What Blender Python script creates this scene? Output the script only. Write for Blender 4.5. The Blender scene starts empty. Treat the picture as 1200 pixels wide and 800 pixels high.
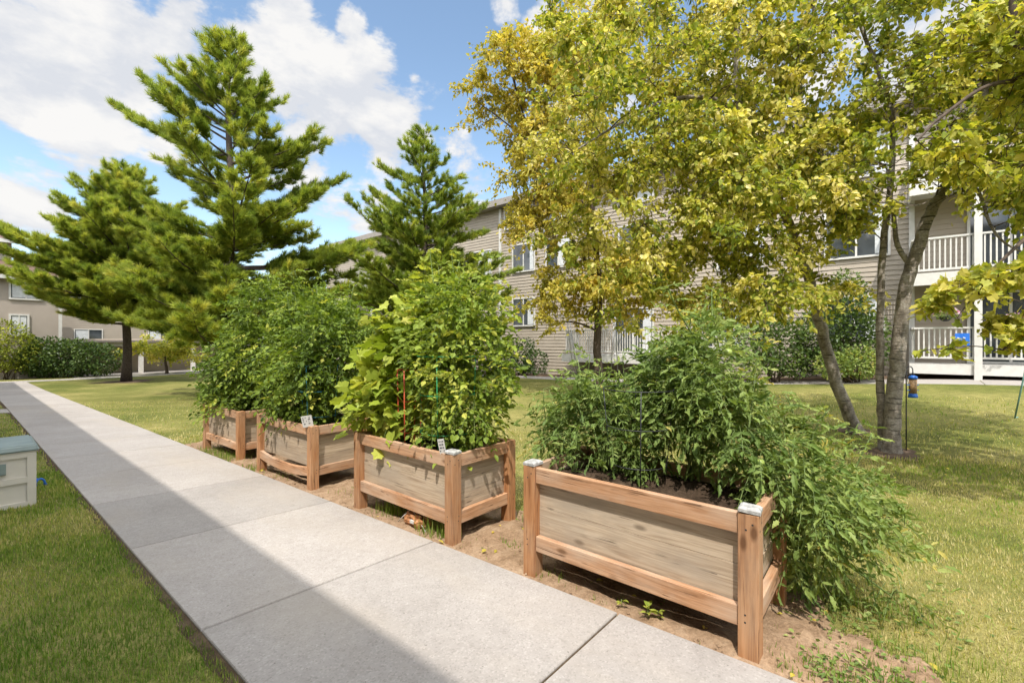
import bpy, bmesh, math, random
import numpy as np
from mathutils import Vector, Matrix
random.seed(7); rng = np.random.default_rng(7)
R_ = math.radians
scene = bpy.context.scene
COL = scene.collection

# ------------------------------------------------------------------ camera maths
YAW = R_(50.3); CH = 1.4; FPX = 533.33
FW = np.array([math.sin(YAW), math.cos(YAW), 0.0]); RT = np.array([math.cos(YAW), -math.sin(YAW), 0.0])
def at(px, py, d):
    """real-world point at a measured distance d (metres along the view)"""
    p = FW * d + RT * ((px - 600) / FPX * d)
    return np.array([p[0], p[1], CH - (py - 400) / FPX * d])

# ------------------------------------------------------------------ terrain (thin plate spline through surveyed heights)
def _plane(x, y): return -.0424 * x - .0242 * y
_ctl = [(x, y, _plane(x, y)) for x in (-3, .78, 2.33, 4) for y in (-2, 2, 6, 12, 20)]
_ctl += [(.78, 30, -.78), (2.33, 30, -.82), (2, 38, -.95), (-8, 30, -.5), (6, 0, -.23), (6, 8, -.40), (8.8, 0, -.28), (9.9, .6, -.25), (14, 0, -.03),
         (18, -1, .28), (19.8, 3.5, 0.02), (19.8, 16.4, -.38), (12, 8, -.36), (12, 16, -.50), (6.4, 19.2, -.66), (5.9, 33.6, -.89), (9, 44, -.98),
         (20, 36, -.75), (0, 45, -1.0), (10, -8, .0), (18, -8, .40), (3, -6, .03), (32, -8, .4), (32, 16, -.3), (32, 44, -.8), (-12, -8, .5), (-12, 10, .25), (-12, 44, -.7)]
_ctl = np.array(_ctl)
def _U(r2): return np.where(r2 > 1e-12, r2 * np.log(np.maximum(r2, 1e-12)), 0.0)
_n = len(_ctl)
_K = _U(((_ctl[:, None, :2] - _ctl[None, :, :2]) ** 2).sum(-1)) + np.eye(_n) * .05
_P = np.c_[np.ones(_n), _ctl[:, :2]]
_A = np.zeros((_n + 3, _n + 3)); _A[:_n, :_n] = _K; _A[:_n, _n:] = _P; _A[_n:, :_n] = _P.T
_w = np.linalg.solve(_A, np.r_[_ctl[:, 2], 0, 0, 0])
def TZ(x, y):
    x = np.asarray(x, float); y = np.asarray(y, float)
    xc = np.clip(x, -14, 36); yc = np.clip(y, -12, 50)
    sh = xc.shape; xf = xc.ravel(); yf = yc.ravel(); out = np.empty(xf.size)
    for i in range(0, xf.size, 20000):
        a = xf[i:i + 20000]; b = yf[i:i + 20000]
        r2 = (a[:, None] - _ctl[None, :, 0]) ** 2 + (b[:, None] - _ctl[None, :, 1]) ** 2
        out[i:i + 20000] = _U(r2) @ _w[:_n] + _w[_n] + _w[_n + 1] * a + _w[_n + 2] * b
    return out.reshape(sh)
def tz(x, y): return float(TZ(np.array([x]), np.array([y]))[0])

# ------------------------------------------------------------------ mesh builder
class MB:
    def __init__(s): s.v = []; s.t = []; s.q = []; s.tint = []; s.n = 0
    def add(s, V, F, tint=None):
        V = np.asarray(V, np.float32).reshape(-1, 3); F = np.asarray(F, np.int64)
        s.v.append(V); (s.t if F.shape[1] == 3 else s.q).append(F + s.n)
        if tint is None: tint = np.full(len(V), .5)
        elif np.isscalar(tint): tint = np.full(len(V), tint)
        s.tint.append(np.asarray(tint, np.float32)); s.n += len(V)
    def box(s, lo, hi, tint=None, M=None):
        x0, y0, z0 = lo; x1, y1, z1 = hi
        V = np.array([[x0,y0,z0],[x1,y0,z0],[x1,y1,z0],[x0,y1,z0],[x0,y0,z1],[x1,y0,z1],[x1,y1,z1],[x0,y1,z1]], float)
        if M is not None: V = V @ np.array(M.to_3x3()).T + np.array(M.translation)
        s.add(V, [[0,3,2,1],[4,5,6,7],[0,1,5,4],[1,2,6,5],[2,3,7,6],[3,0,4,7]], tint)
    def tube(s, pts, rad, sides=6, tint=None, cap=True):
        P = np.asarray(pts, float); n = len(P)
        r = np.full(n, rad) if np.isscalar(rad) else np.asarray(rad, float)
        T = np.gradient(P, axis=0); T /= np.linalg.norm(T, axis=1)[:, None] + 1e-12
        up = np.array([0, 0, 1.0]) if abs(T[0, 2]) < .8 else np.array([1.0, 0, 0])
        a = np.linspace(0, 2 * math.pi, sides, endpoint=False); V = []
        u = np.cross(T[0], up); u /= np.linalg.norm(u)
        for i in range(n):
            u = u - T[i] * (u @ T[i]); u /= np.linalg.norm(u) + 1e-12
            w = np.cross(T[i], u)
            V.append(P[i] + r[i] * (np.cos(a)[:, None] * u + np.sin(a)[:, None] * w))
        V = np.concatenate(V); F = []
        for i in range(n - 1):
            for k in range(sides):
                k2 = (k + 1) % sides
                F.append([i*sides+k, i*sides+k2, (i+1)*sides+k2, (i+1)*sides+k])
        base = s.n
        s.add(V, F, tint)
        if cap and sides > 3:
            c = [[(n-1)*sides, (n-1)*sides+k, (n-1)*sides+k+1] for k in range(1, sides-1)] + [[0, k+1, k] for k in range(1, sides-1)]
            s.t.append(np.array(c) + base)
    def leaves(s, P, A, N, L, W, tmpl, tint):
        """instance a leaf template: P base, A axis, N normal"""
        Tv, Tf = tmpl
        A = A / (np.linalg.norm(A, axis=1)[:, None] + 1e-9)
        S = np.cross(A, N); S /= np.linalg.norm(S, axis=1)[:, None] + 1e-9
        N2 = np.cross(S, A)
        L = np.broadcast_to(L, len(P)); W = np.broadcast_to(W, len(P))
        V = (P[:, None, :] + Tv[None, :, 0, None] * (S * W[:, None])[:, None, :] + Tv[None, :, 1, None] * (A * L[:, None])[:, None, :]
             + Tv[None, :, 2, None] * (N2 * L[:, None])[:, None, :])
        k = len(Tv)
        F = (Tf[None] + (np.arange(len(P)) * k)[:, None, None]).reshape(-1, Tf.shape[1])
        s.add(V.reshape(-1, 3), F, np.repeat(tint, k))
    def build(s, name, mat, parent=None, smooth=False):
        me = bpy.data.meshes.new(name)
        V = np.concatenate(s.v)
        t = np.concatenate(s.t) if s.t else np.zeros((0, 3), np.int64)
        q = np.concatenate(s.q) if s.q else np.zeros((0, 4), np.int64)
        me.vertices.add(len(V)); me.vertices.foreach_set('co', V.astype(np.float32).ravel())
        nl = len(t) * 3 + len(q) * 4
        me.loops.add(nl); me.loops.foreach_set('vertex_index', np.r_[t.ravel(), q.ravel()].astype(np.int32))
        me.polygons.add(len(t) + len(q))
        me.polygons.foreach_set('loop_start', np.r_[np.arange(len(t)) * 3, len(t) * 3 + np.arange(len(q)) * 4].astype(np.int32))
        try: me.polygons.foreach_set('loop_total', np.r_[np.full(len(t), 3), np.full(len(q), 4)].astype(np.int32))
        except Exception: pass
        me.polygons.foreach_set('use_smooth', np.full(len(t) + len(q), bool(smooth)))
        at_ = me.attributes.new('tint', 'FLOAT', 'POINT'); at_.data.foreach_set('value', np.concatenate(s.tint))
        me.update(calc_edges=True)
        me.materials.append(mat)
        o = bpy.data.objects.new(name, me); COL.objects.link(o)
        if parent is not None: o.parent = parent
        return o

def tag(o, label=None, cat=None, group=None, kind=None):
    if label: o['label'] = label
    if cat: o['category'] = cat
    if group: o['group'] = group
    if kind: o['kind'] = kind
    return o
def thing(name, loc, label, cat, rz=0, group=None):
    o = bpy.data.objects.new(name, None); COL.objects.link(o)
    o.empty_display_size = .1
    o.location = tuple(loc); o.rotation_euler = (0, 0, rz)
    return tag(o, label, cat, group)
def copy_tree(o, parent=None):
    c = o.copy(); COL.objects.link(c); c.parent = parent
    for ch in list(o.children): copy_tree(ch, c)
    return c
def bez(a, m, e, n):
    t = np.linspace(0, 1, n)[:, None]; return (1-t)**2*a + 2*t*(1-t)*m + t**2*e
def unit(v): v = np.asarray(v, float); return v / (np.linalg.norm(v) + 1e-12)
def rdir(n): v = rng.normal(size=(n, 3)); return v / np.linalg.norm(v, axis=1)[:, None]

# ------------------------------------------------------------------ materials
def newmat(name):
    m = bpy.data.materials.new(name); m.use_nodes = True; nt = m.node_tree; nt.nodes.clear()
    out = nt.nodes.new('ShaderNodeOutputMaterial'); b = nt.nodes.new('ShaderNodeBsdfPrincipled')
    nt.links.new(b.outputs[0], out.inputs[0]); return m, nt, b, out
def node(nt, t, **kw):
    n = nt.nodes.new(t)
    for k, v in kw.items():
        if k in n.inputs.keys(): n.inputs[k].default_value = v
        else: setattr(n, k, v)
    return n
def ramp(nt, fac, stops):
    r = nt.nodes.new('ShaderNodeValToRGB'); e = r.color_ramp.elements
    while len(e) > 1: e.remove(e[-1])
    e[0].position = stops[0][0]; e[0].color = (*stops[0][1], 1)
    for p, c in stops[1:]:
        x = e.new(p); x.color = (*c, 1)
    nt.links.new(fac, r.inputs[0]); return r.outputs[0]
def coords(nt, kind='Object', scale=(1, 1, 1), rnd=0):
    tc = nt.nodes.new('ShaderNodeTexCoord'); mp = nt.nodes.new('ShaderNodeMapping'); mp.inputs['Scale'].default_value = scale
    nt.links.new(tc.outputs[kind], mp.inputs[0])
    if rnd:
        oi = nt.nodes.new('ShaderNodeObjectInfo'); mu = node(nt, 'ShaderNodeMath', operation='MULTIPLY'); mu.inputs[1].default_value = rnd
        nt.links.new(oi.outputs['Random'], mu.inputs[0]); nt.links.new(mu.outputs[0], mp.inputs['Location'])
    return mp.outputs[0]
def noise(nt, co, scale, detail=4, rough=.55, dist=0):
    n = nt.nodes.new('ShaderNodeTexNoise'); n.inputs['Scale'].default_value = scale; n.inputs['Detail'].default_value = detail
    n.inputs['Roughness'].default_value = rough; n.inputs['Distortion'].default_value = dist
    nt.links.new(co, n.inputs['Vector']); return n.outputs[0]
def mix(nt, a, b, fac, mode='MIX'):
    m = nt.nodes.new('ShaderNodeMix'); m.data_type = 'RGBA'; m.blend_type = mode
    for s, v in ((m.inputs[0], fac), (m.inputs[6], a), (m.inputs[7], b)):
        if hasattr(v, 'links') or isinstance(v, bpy.types.NodeSocket): nt.links.new(v, s)
        elif isinstance(v, tuple): s.default_value = (*v, 1)
        else: s.default_value = v
    return m.outputs[2]
def bump(nt, b, h, strength=.3, dist=.01):
    bp = nt.nodes.new('ShaderNodeBump'); bp.inputs['Strength'].default_value = strength; bp.inputs['Distance'].default_value = dist
    nt.links.new(h, bp.inputs['Height']); nt.links.new(bp.outputs[0], b.inputs['Normal'])
def mrange(nt, v, a, b, c=0, d=1):
    m = nt.nodes.new('ShaderNodeMapRange'); m.inputs[1].default_value = a; m.inputs[2].default_value = b; m.inputs[3].default_value = c; m.inputs[4].default_value = d
    nt.links.new(v, m.inputs[0]); return m.outputs[0]
def attr(nt, name='tint'):
    a = nt.nodes.new('ShaderNodeAttribute'); a.attribute_name = name; return a.outputs['Fac']

def mat_plain(name, col, rough=.6, var=.12, nscale=6, metal=0, spec=.4):
    m, nt, b, _ = newmat(name)
    n = noise(nt, coords(nt), nscale, 5)
    c2 = tuple(x * (1 - var) for x in col); c3 = tuple(min(1, x * (1 + var)) for x in col)
    nt.links.new(ramp(nt, n, [(.3, c2), (.7, c3)]), b.inputs['Base Color'])
    b.inputs['Roughness'].default_value = rough; b.inputs['Metallic'].default_value = metal; b.inputs['Specular IOR Level'].default_value = spec
    return m
def mat_leaf(name, stops, transl=.35, rough=.5, spec=.35):
    m, nt, b, out = newmat(name)
    c = ramp(nt, attr(nt), stops)
    nt.links.new(c, b.inputs['Base Color']); b.inputs['Roughness'].default_value = rough; b.inputs['Specular IOR Level'].default_value = spec
    tr = nt.nodes.new('ShaderNodeBsdfTranslucent'); tc = mix(nt, c, (1.25, 1.2, .55), 1.0, 'MULTIPLY'); nt.links.new(tc, tr.inputs[0])
    ms = nt.nodes.new('ShaderNodeMixShader'); ms.inputs[0].default_value = transl
    nt.links.new(b.outputs[0], ms.inputs[1]); nt.links.new(tr.outputs[0], ms.inputs[2]); nt.links.new(ms.outputs[0], out.inputs[0])
    return m
def mat_wood(name, dark, mid, light, grey=None, knots=True, greyamt=.5):
    """grain runs along the object's local X"""
    m, nt, b, _ = newmat(name)
    co = coords(nt, 'Object', (1.2, 22, 22), 37); co2 = coords(nt, 'Object', (1, 1, 1), 23)
    g = noise(nt, co, 1.6, 6, .6, 1.4); fine = noise(nt, coords(nt, 'Object', (5, 160, 160), 11), 1.0, 3)
    c = ramp(nt, g, [(.28, dark), (.5, mid), (.75, light)])
    c = mix(nt, c, ramp(nt, fine, [(.3, (.62, .58, .55)), (.6, (1, 1, 1))]), .55, 'MULTIPLY')
    oi = nt.nodes.new('ShaderNodeObjectInfo')
    c = mix(nt, c, ramp(nt, oi.outputs['Random'], [(0, (.84, .80, .77)), (1, (1.08, 1.06, 1.05))]), 1.0, 'MULTIPLY')
    c = mix(nt, c, ramp(nt, attr(nt), [(0, (.78, .76, .74)), (1, (1.1, 1.1, 1.1))]), .8, 'MULTIPLY')
    if grey:
        w = noise(nt, coords(nt, 'Object', (1.5, 4, 4), 51), 1.3, 5, .62)
        c = mix(nt, c, grey, mrange(nt, w, .42, .68, 0, greyamt))
    ck = noise(nt, coords(nt, 'Object', (.7, 26, 26), 91), 1.1, 2, .5, .3)
    ca = nt.nodes.new('ShaderNodeMath'); ca.operation = 'COMPARE'; ca.inputs[1].default_value = .5; ca.inputs[2].default_value = .010; nt.links.new(ck, ca.inputs[0])
    cm = nt.nodes.new('ShaderNodeMath'); cm.operation = 'MULTIPLY'; nt.links.new(ca.outputs[0], cm.inputs[0]); nt.links.new(mrange(nt, noise(nt, coords(nt, 'Object', (3, 9, 9), 13), 1.4, 2), .50, .58, 0, .75), cm.inputs[1])
    c = mix(nt, c, tuple(x*.3 for x in dark), cm.outputs[0])
    if knots:
        vo = nt.nodes.new('ShaderNodeTexVoronoi'); vo.inputs['Scale'].default_value = 1.0
        nt.links.new(coords(nt, 'Object', (2.6, 6, 6), 71), vo.inputs['Vector'])
        k = mrange(nt, vo.outputs['Distance'], .055, .13, 1, 0)
        sel = nt.nodes.new('ShaderNodeSeparateColor'); nt.links.new(vo.outputs['Color'], sel.inputs[0])
        kk = node(nt, 'ShaderNodeMath', operation='MULTIPLY'); nt.links.new(k, kk.inputs[0]); nt.links.new(mrange(nt, sel.outputs[0], .5, .52, 0, .8), kk.inputs[1])
        c = mix(nt, c, tuple(x * .45 for x in dark), kk.outputs[0])
    nt.links.new(c, b.inputs['Base Color']); b.inputs['Roughness'].default_value = .75; b.inputs['Specular IOR Level'].default_value = .25
    bump(nt, b, fine, .25, .002)
    return m

M = {}
M['cedar'] = mat_wood('cedar', (.24, .10, .04), (.45, .22, .095), (.60, .33, .165), (.46, .34, .23), True, .4)
M['rail'] = mat_wood('cedar_rail', (.31, .15, .07), (.52, .295, .16), (.66, .42, .26), (.52, .41, .31), True, .65)
M['board'] = mat_wood('board', (.38, .285, .195), (.55, .45, .33), (.66, .56, .43), (.33, .275, .215), True, .7)
M['cap'] = mat_plain('post_cap', (.38, .37, .35), .5, .45, 35)
M['white'] = mat_plain('white_paint', (.58, .56, .52), .5, .06)
M['cream'] = mat_plain('cream_resin', (.60, .55, .47), .45, .05)
M['lid'] = mat_plain('lid_resin', (.21, .255, .235), .5, .15)
M['blue'] = mat_plain('blue_plastic', (.03, .16, .60), .35, .1)
M['dark'] = mat_plain('dark_metal', (.03, .03, .032), .45, .2)
M['steel'] = mat_plain('steel', (.40, .40, .40), .4, .2, 20, .6)
M['greenwire'] = mat_plain('green_wire', (.03, .30, .12), .4, .15)
M['tealpaint'] = mat_plain('teal_paint', (.13, .25, .21), .5, .2)
M['redwire'] = mat_plain('red_wire', (.50, .085, .035), .5, .2)
M['tealwire'] = mat_plain('teal_wire', (.02, .14, .20), .4, .15)
M['trim'] = mat_plain('trim', (.27, .24, .21), .6, .1)
M['roof'] = mat_plain('roof_shingle', (.23, .20, .18), .85, .35, 40)
M['redroof'] = mat_plain('red_roof', (.14, .083, .066), .85, .2, 30)
M['siding'] = mat_plain('siding', (.365, .31, .245), .6, .06, 1.5)
M['taupe'] = mat_plain('taupe_wall', (.37, .315, .265), .7, .05, 1.5)
M['beige'] = mat_plain('beige_wall', (.50, .42, .33), .7, .06, 1.5)
M['curtain'] = mat_plain('curtain', (.55, .56, .56), .8, .15, 8)
M['ink'] = mat_plain('ink', (.04, .04, .06), .6)
M['bag'] = mat_plain('brown_bag', (.34, .15, .06), .55, .5, 25)
M['twig'] = mat_plain('twig_bark', (.085, .06, .042), .85, .35, 20)
M['stem'] = mat_plain('green_stem', (.16, .22, .06), .6, .2, 20)
M['drystem'] = mat_plain('dark_stem', (.10, .085, .04), .7, .3, 20)
M['pinebark'] = mat_plain('pine_bark', (.075, .055, .042), .9, .45, 14)
def mk_glass():
    m, nt, b, _ = newmat('window_glass')
    n = noise(nt, coords(nt), 1.2, 2)
    nt.links.new(ramp(nt, n, [(.35, (.03, .035, .04)), (.65, (.09, .10, .11))]), b.inputs['Base Color'])
    b.inputs['Roughness'].default_value = .04; b.inputs['Specular IOR Level'].default_value = .9
    return m
M['glass'] = mk_glass()
def mk_birch():
    m, nt, b, _ = newmat('birch_bark')
    n = noise(nt, coords(nt, 'Object', (2.5, 2.5, 30)), 1.5, 5, .6, .5); big = noise(nt, coords(nt, 'Object', (3, 3, 2)), 2.0, 7, .72); fine = noise(nt, coords(nt, 'Object', (14, 14, 30)), 2.2, 6, .7)
    c = ramp(nt, big, [(.32, (.12, .095, .072)), (.46, (.25, .21, .165)), (.60, (.41, .365, .31)), (.74, (.54, .51, .46))])
    c = mix(nt, c, ramp(nt, fine, [(.3, (.45, .43, .40)), (.62, (1.15, 1.15, 1.15))]), .75, 'MULTIPLY')
    c = mix(nt, c, (.035, .028, .023), mrange(nt, n, .575, .64, 0, .9))
    nt.links.new(c, b.inputs['Base Color']); b.inputs['Roughness'].default_value = .85
    h = nt.nodes.new('ShaderNodeMath'); h.operation = 'SUBTRACT'; nt.links.new(fine, h.inputs[0]); nt.links.new(n, h.inputs[1]); bump(nt, b, h.outputs[0], .9, .02); return m
M['birch'] = mk_birch()
def mk_concrete():
    m, nt, b, _ = newmat('concrete')
    co = coords(nt)
    big = noise(nt, co, .9, 6, .6); med = noise(nt, co, 14, 5, .65)
    c = ramp(nt, big, [(.3, (.318, .289, .262)), (.7, (.39, .357, .326))])
    c = mix(nt, c, ramp(nt, med, [(.3, (.84, .83, .82)), (.65, (1.05, 1.05, 1.05))]), .6, 'MULTIPLY')
    c = mix(nt, c, ramp(nt, attr(nt), [(0, (.86, .86, .86)), (1, (1.1, 1.09, 1.08))]), 1.0, 'MULTIPLY')
    vo = nt.nodes.new('ShaderNodeTexVoronoi'); vo.inputs['Scale'].default_value = 120; nt.links.new(co, vo.inputs['Vector'])
    sp = nt.nodes.new('ShaderNodeSeparateColor'); nt.links.new(vo.outputs['Color'], sp.inputs[0])
    c = mix(nt, c, ramp(nt, sp.outputs[0], [(0, (.66, .65, .64)), (.25, (.97, .97, .97)), (.8, (1, 1, 1)), (1, (1.3, 1.3, 1.3))]), .55, 'MULTIPLY')
    pit = noise(nt, co, 38, 2, .5)
    c = mix(nt, c, (.14, .12, .10), mrange(nt, pit, .725, .76, 0, .8))
    stain = noise(nt, coords(nt, 'Object', (1, .35, 1)), 1.7, 4)
    c = mix(nt, c, (.36, .31, .25), mrange(nt, stain, .52, .75, 0, .5))
    nt.links.new(c, b.inputs['Base Color']); b.inputs['Roughness'].default_value = .85; b.inputs['Specular IOR Level'].default_value = .25
    bump(nt, b, med, .25, .004); return m
M['concrete'] = mk_concrete()
def mk_soil(name, a, b_, c_):
    m, nt, b, _ = newmat(name); co = coords(nt)
    n = noise(nt, co, 7, 8, .7); n2 = noise(nt, co, 60, 4, .6)
    c = ramp(nt, n, [(.3, a), (.5, b_), (.72, c_)]); c = mix(nt, c, ramp(nt, n2, [(.3, (.6, .6, .6)), (.65, (1.1, 1.1, 1.1))]), .7, 'MULTIPLY')
    nt.links.new(c, b.inputs['Base Color']); b.inputs['Roughness'].default_value = .95; b.inputs['Specular IOR Level'].default_value = .1
    bump(nt, b, n2, .7, .012); return m
M['sand'] = mk_soil('sandy_soil', (.20, .125, .072), (.33, .22, .135), (.44, .315, .205))
M['soil'] = mk_soil('potting_soil', (.025, .016, .01), (.06, .04, .026), (.11, .075, .05))
M['edge'] = mk_soil('edge_soil', (.05, .035, .02), (.10, .07, .042), (.15, .11, .07))
M['mulch'] = mk_soil('mulch', (.07, .045, .03), (.13, .09, .06), (.2, .14, .1))
def mk_lawn():
    m, nt, b, _ = newmat('lawn_ground'); co = coords(nt)
    big = noise(nt, co, .45, 5, .6); med = noise(nt, coords(nt, 'Object', (1, 1, .2)), 5, 6, .7); fine = noise(nt, co, 70, 3, .6)
    c = ramp(nt, big, [(.32, (.12, .14, .035)), (.5, (.21, .205, .065)), (.68, (.32, .28, .11))])
    c = mix(nt, c, ramp(nt, med, [(.3, (.62, .66, .6)), (.7, (1.25, 1.2, 1.15))]), .8, 'MULTIPLY')
    c = mix(nt, c, ramp(nt, fine, [(.3, (.55, .58, .5)), (.65, (1.2, 1.2, 1.1))]), .8, 'MULTIPLY')
    nt.links.new(c, b.inputs['Base Color']); b.inputs['Roughness'].default_value = .95; b.inputs['Specular IOR Level'].default_value = .1
    bump(nt, b, fine, .8, .03); return m
M['lawn'] = mk_lawn()
M['blade'] = mat_leaf('grass_blade', [(0, (.11, .20, .026)), (.3, (.23, .34, .055)), (.58, (.40, .40, .12)), (1, (.68, .58, .32))], .48, .6, .2)
M['tomato'] = mat_leaf('tomato_leaf', [(0, (.07, .12, .028)), (.4, (.165, .245, .058)), (.75, (.28, .355, .095)), (.96, (.40, .45, .15)), (1, (.52, .44, .12))], .38, .55, .28)
M['tomatoyellow'] = mat_leaf('bright_tomato_leaf', [(0, (.07, .12, .016)), (.4, (.17, .25, .03)), (.75, (.31, .39, .06)), (1, (.52, .52, .10))], .42, .55, .28)
M['vine'] = mat_leaf('vine_leaf', [(0, (.16, .24, .025)), (.4, (.32, .40, .045)), (.75, (.48, .52, .09)), (1, (.58, .56, .12))], .38, .5)
M['birchleaf'] = mat_leaf('birch_leaf', [(0, (.15, .21, .028)), (.3, (.33, .37, .05)), (.6, (.55, .52, .10)), (.85, (.74, .66, .21)), (1, (.84, .75, .36))], .48, .6, .25)
M['birchgreen'] = mat_leaf('birch_green_leaf', [(0, (.11, .17, .022)), (.4, (.26, .32, .04)), (.75, (.47, .47, .07)), (1, (.68, .60, .14))], .45, .45)
M['goldleaf'] = mat_leaf('gold_leaf', [(0, (.19, .20, .025)), (.35, (.40, .36, .045)), (.7, (.57, .47, .08)), (1, (.68, .50, .11))], .42, .5)
M['pine'] = mat_leaf('pine_needle', [(0, (.08, .135, .025)), (.4, (.21, .285, .046)), (.75, (.38, .43, .072)), (1, (.52, .51, .12))], .45, .6, .2)
M['hedge'] = mat_leaf('hedge_leaf', [(0, (.025, .055, .014)), (.5, (.07, .12, .025)), (1, (.18, .24, .05))], .25, .45)
M['hedgeyellow'] = mat_leaf('hedge_yellow_leaf', [(0, (.10, .14, .015)), (.5, (.25, .29, .03)), (1, (.45, .44, .07))], .3, .45)
M['fruit'] = mat_plain('green_tomato', (.30, .38, .09), .3, .2, 20)
M['flower'] = mat_leaf('petal', [(0, (.55, .05, .16)), (.5, (.6, .3, .5)), (1, (.75, .65, .7))], .3, .5)

# ------------------------------------------------------------------ leaf templates  (x side, y along, z normal)
def T(v, f): return np.array(v, float), np.array(f)
DIAMOND = T([(0,0,0),(-.5,.45,.10),(0,1,-.12),(.5,.45,.10)], [[0,3,2],[0,2,1]])
OVAL = T([(0,0,0),(-.42,.28,.06),(-.44,.58,.05),(0,1,-.16),(.44,.58,.05),(.42,.28,.06),(0,.45,-.02)], [[0,6,1],[1,6,2],[2,6,3],[3,6,4],[4,6,5],[5,6,0]])
LOBED = T([(0,0,0),(-.34,.12,.05),(-.30,.30,.03),(-.52,.44,.08),(-.34,.58,.02),(-.30,.78,.03),(0,1.0,-.22),(.30,.78,.03),(.34,.58,.02),(.52,.44,.08),(.30,.30,.03),(.34,.12,.05),(0,.45,-.04),(0,.75,-.10)],
          [[0,12,1],[1,12,2],[2,12,3],[3,12,4],[4,12,13],[4,13,5],[5,13,6],[6,13,7],[7,13,8],[8,13,12],[8,12,9],[9,12,10],[10,12,11],[11,12,0]])
PALM = T([(0,0,0),(-.42,-.12,.05),(-.55,.22,.02),(-.40,.45,0),(-.50,.66,.0),(-.2,.75,-.03),(0,1.0,-.14),(.2,.75,-.03),(.50,.66,0),(.40,.45,0),(.55,.22,.02),(.42,-.12,.05),(0,.42,-.05)],
         [[0,12,1],[1,12,2],[2,12,3],[3,12,4],[4,12,5],[5,12,6],[6,12,7],[7,12,8],[8,12,9],[9,12,10],[10,12,11],[11,12,0]])
def mk_tuft(n, seed):
    r = np.random.default_rng(seed); v = []; f = []
    for i in range(n):
        a = r.uniform(0, 2*math.pi); sp = r.uniform(.15, .95); l = r.uniform(.7, 1.1)
        d = np.array([math.cos(a)*math.sin(sp), math.cos(sp), math.sin(a)*math.sin(sp)]) * l
        b = np.array([0, r.uniform(-.25, .3), 0]); s = np.cross(d, r.normal(size=3)); s = s/np.linalg.norm(s)*.048
        k = len(v); v += [b - s, b + s, b + d]; f.append([k, k+1, k+2])
    return np.array(v), np.array(f)
TUFT = mk_tuft(24, 3)
BLADE = T([(-.5,0,0),(.5,0,0),(.36,.55,.10),(-.36,.55,.10),(0,1,.34)], [[0,1,2],[0,2,3],[3,2,4]])

# ------------------------------------------------------------------ ground
def sheet(xs, ys, dz=0.0, tint=None):
    X, Y = np.meshgrid(xs, ys, indexing='ij'); Z = TZ(X, Y) + dz
    V = np.stack([X, Y, Z], -1).reshape(-1, 3); ny = len(ys)
    i, j = np.meshgrid(np.arange(len(xs)-1), np.arange(ny-1), indexing='ij'); a = (i*ny + j).ravel()
    return V, np.stack([a, a+ny, a+ny+1, a+1], 1)
def outer(a, b, step):
    m = list(np.arange(a, b + 1e-6, step))
    return np.array([-600, -250, -100, -50, a - 10, a - 3] + m + [b + 3, b + 10, 90, 150, 300, 700])
g = MB(); V, F = sheet(outer(-14, 36, .4), outer(-12, 50, .4)); g.add(V, F)
lawn = g.build('lawn', M['lawn'], smooth=True); tag(lawn, kind='structure')

def slabpath(name, x0, x1, y0, y1, step, along_y=True, off=0.0):
    b = MB(); th = .10; e = .007
    n = max(1, round(((y1 - y0) if along_y else (x1 - x0)) / step))
    for i in range(n):
        if along_y: a, c = y0 + (y1-y0)*i/n, y0 + (y1-y0)*(i+1)/n; q = [(x0, a+e), (x1, a+e), (x1, c-e), (x0, c-e)]
        else: a, c = x0 + (x1-x0)*i/n, x0 + (x1-x0)*(i+1)/n; q = [(a+e, y0), (c-e, y0), (c-e, y1), (a+e, y1)]
        V = []
        for k in range(2):
            for (x, y) in q:
                cx = sum(p[0] for p in q)/4; cy = sum(p[1] for p in q)/4
                s_ = 0 if k == 0 else .004
                V.append((x + (s_ if x < cx else -s_), y + (s_ if y < cy else -s_), tz(x, y) + .018 + off - (.006 if k == 0 else 0)))
        V = V[:4] + V[4:]; Vb = [(x, y, tz(x, y) - th) for (x, y) in q]
        b.add(Vb + V, [[4,5,9,8],[5,6,10,9],[6,7,11,10],[7,4,8,11],[8,9,10,11],[0,1,5,4],[1,2,6,5],[2,3,7,6],[3,0,4,7]], float(rng.uniform(.2, .9)))
    o = b.build(name, M['concrete']); tag(o, kind='structure'); return o
J0 = 1.165
slabpath('sidewalk', .78, 2.33, J0 - 1.56*4, J0 + 1.56*24, 1.56)
slabpath('cross_path', -4.0, 24, J0 + 1.56*24 + .005, J0 + 1.56*24 + 1.5, 1.56, False)
slabpath('side_path', -3.2, .775, 17.6, 18.9, 1.3, False)
slabpath('building_walk', 17.1, 18.2, -8, 30, 1.5, True, -.006)
# dark soil showing in the joints and along the left edge of the walk
b = MB(); V, F = sheet(np.array([.80, 1.5, 2.31]), np.arange(-5, 38.3, .5), .006); b.add(V, F)
tag(b.build('joint_soil', M['edge']), kind='structure')
def wav(y, s=0): return .5*np.sin(1.7*y+s) + .3*np.sin(4.3*y+2*s+1) + .2*np.sin(9.1*y+3*s+2)
b = MB(); ys = np.arange(-4, 30, .06)
xl = .735 - .012 - .02*wav(ys*3, 1); V = []
for y, x in zip(ys, xl): V += [(x, y, tz(x, y)+.004), (.79, y, tz(.79, y)+.004)]
F = [[2*i, 2*i+1, 2*i+3, 2*i+2] for i in range(len(ys)-1)]; b.add(V, F)
tag(b.build('edging_soil', M['edge']), kind='structure')
def bed_right(y): return np.where(y < .3, 2.98 + .3*wav(y*3, 1) - np.clip(.3 - y, 0, 2)*.6, 3.33 + .13*wav(y*1.4, 2))
YB0, YB1 = -.62, 9.1
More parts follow.
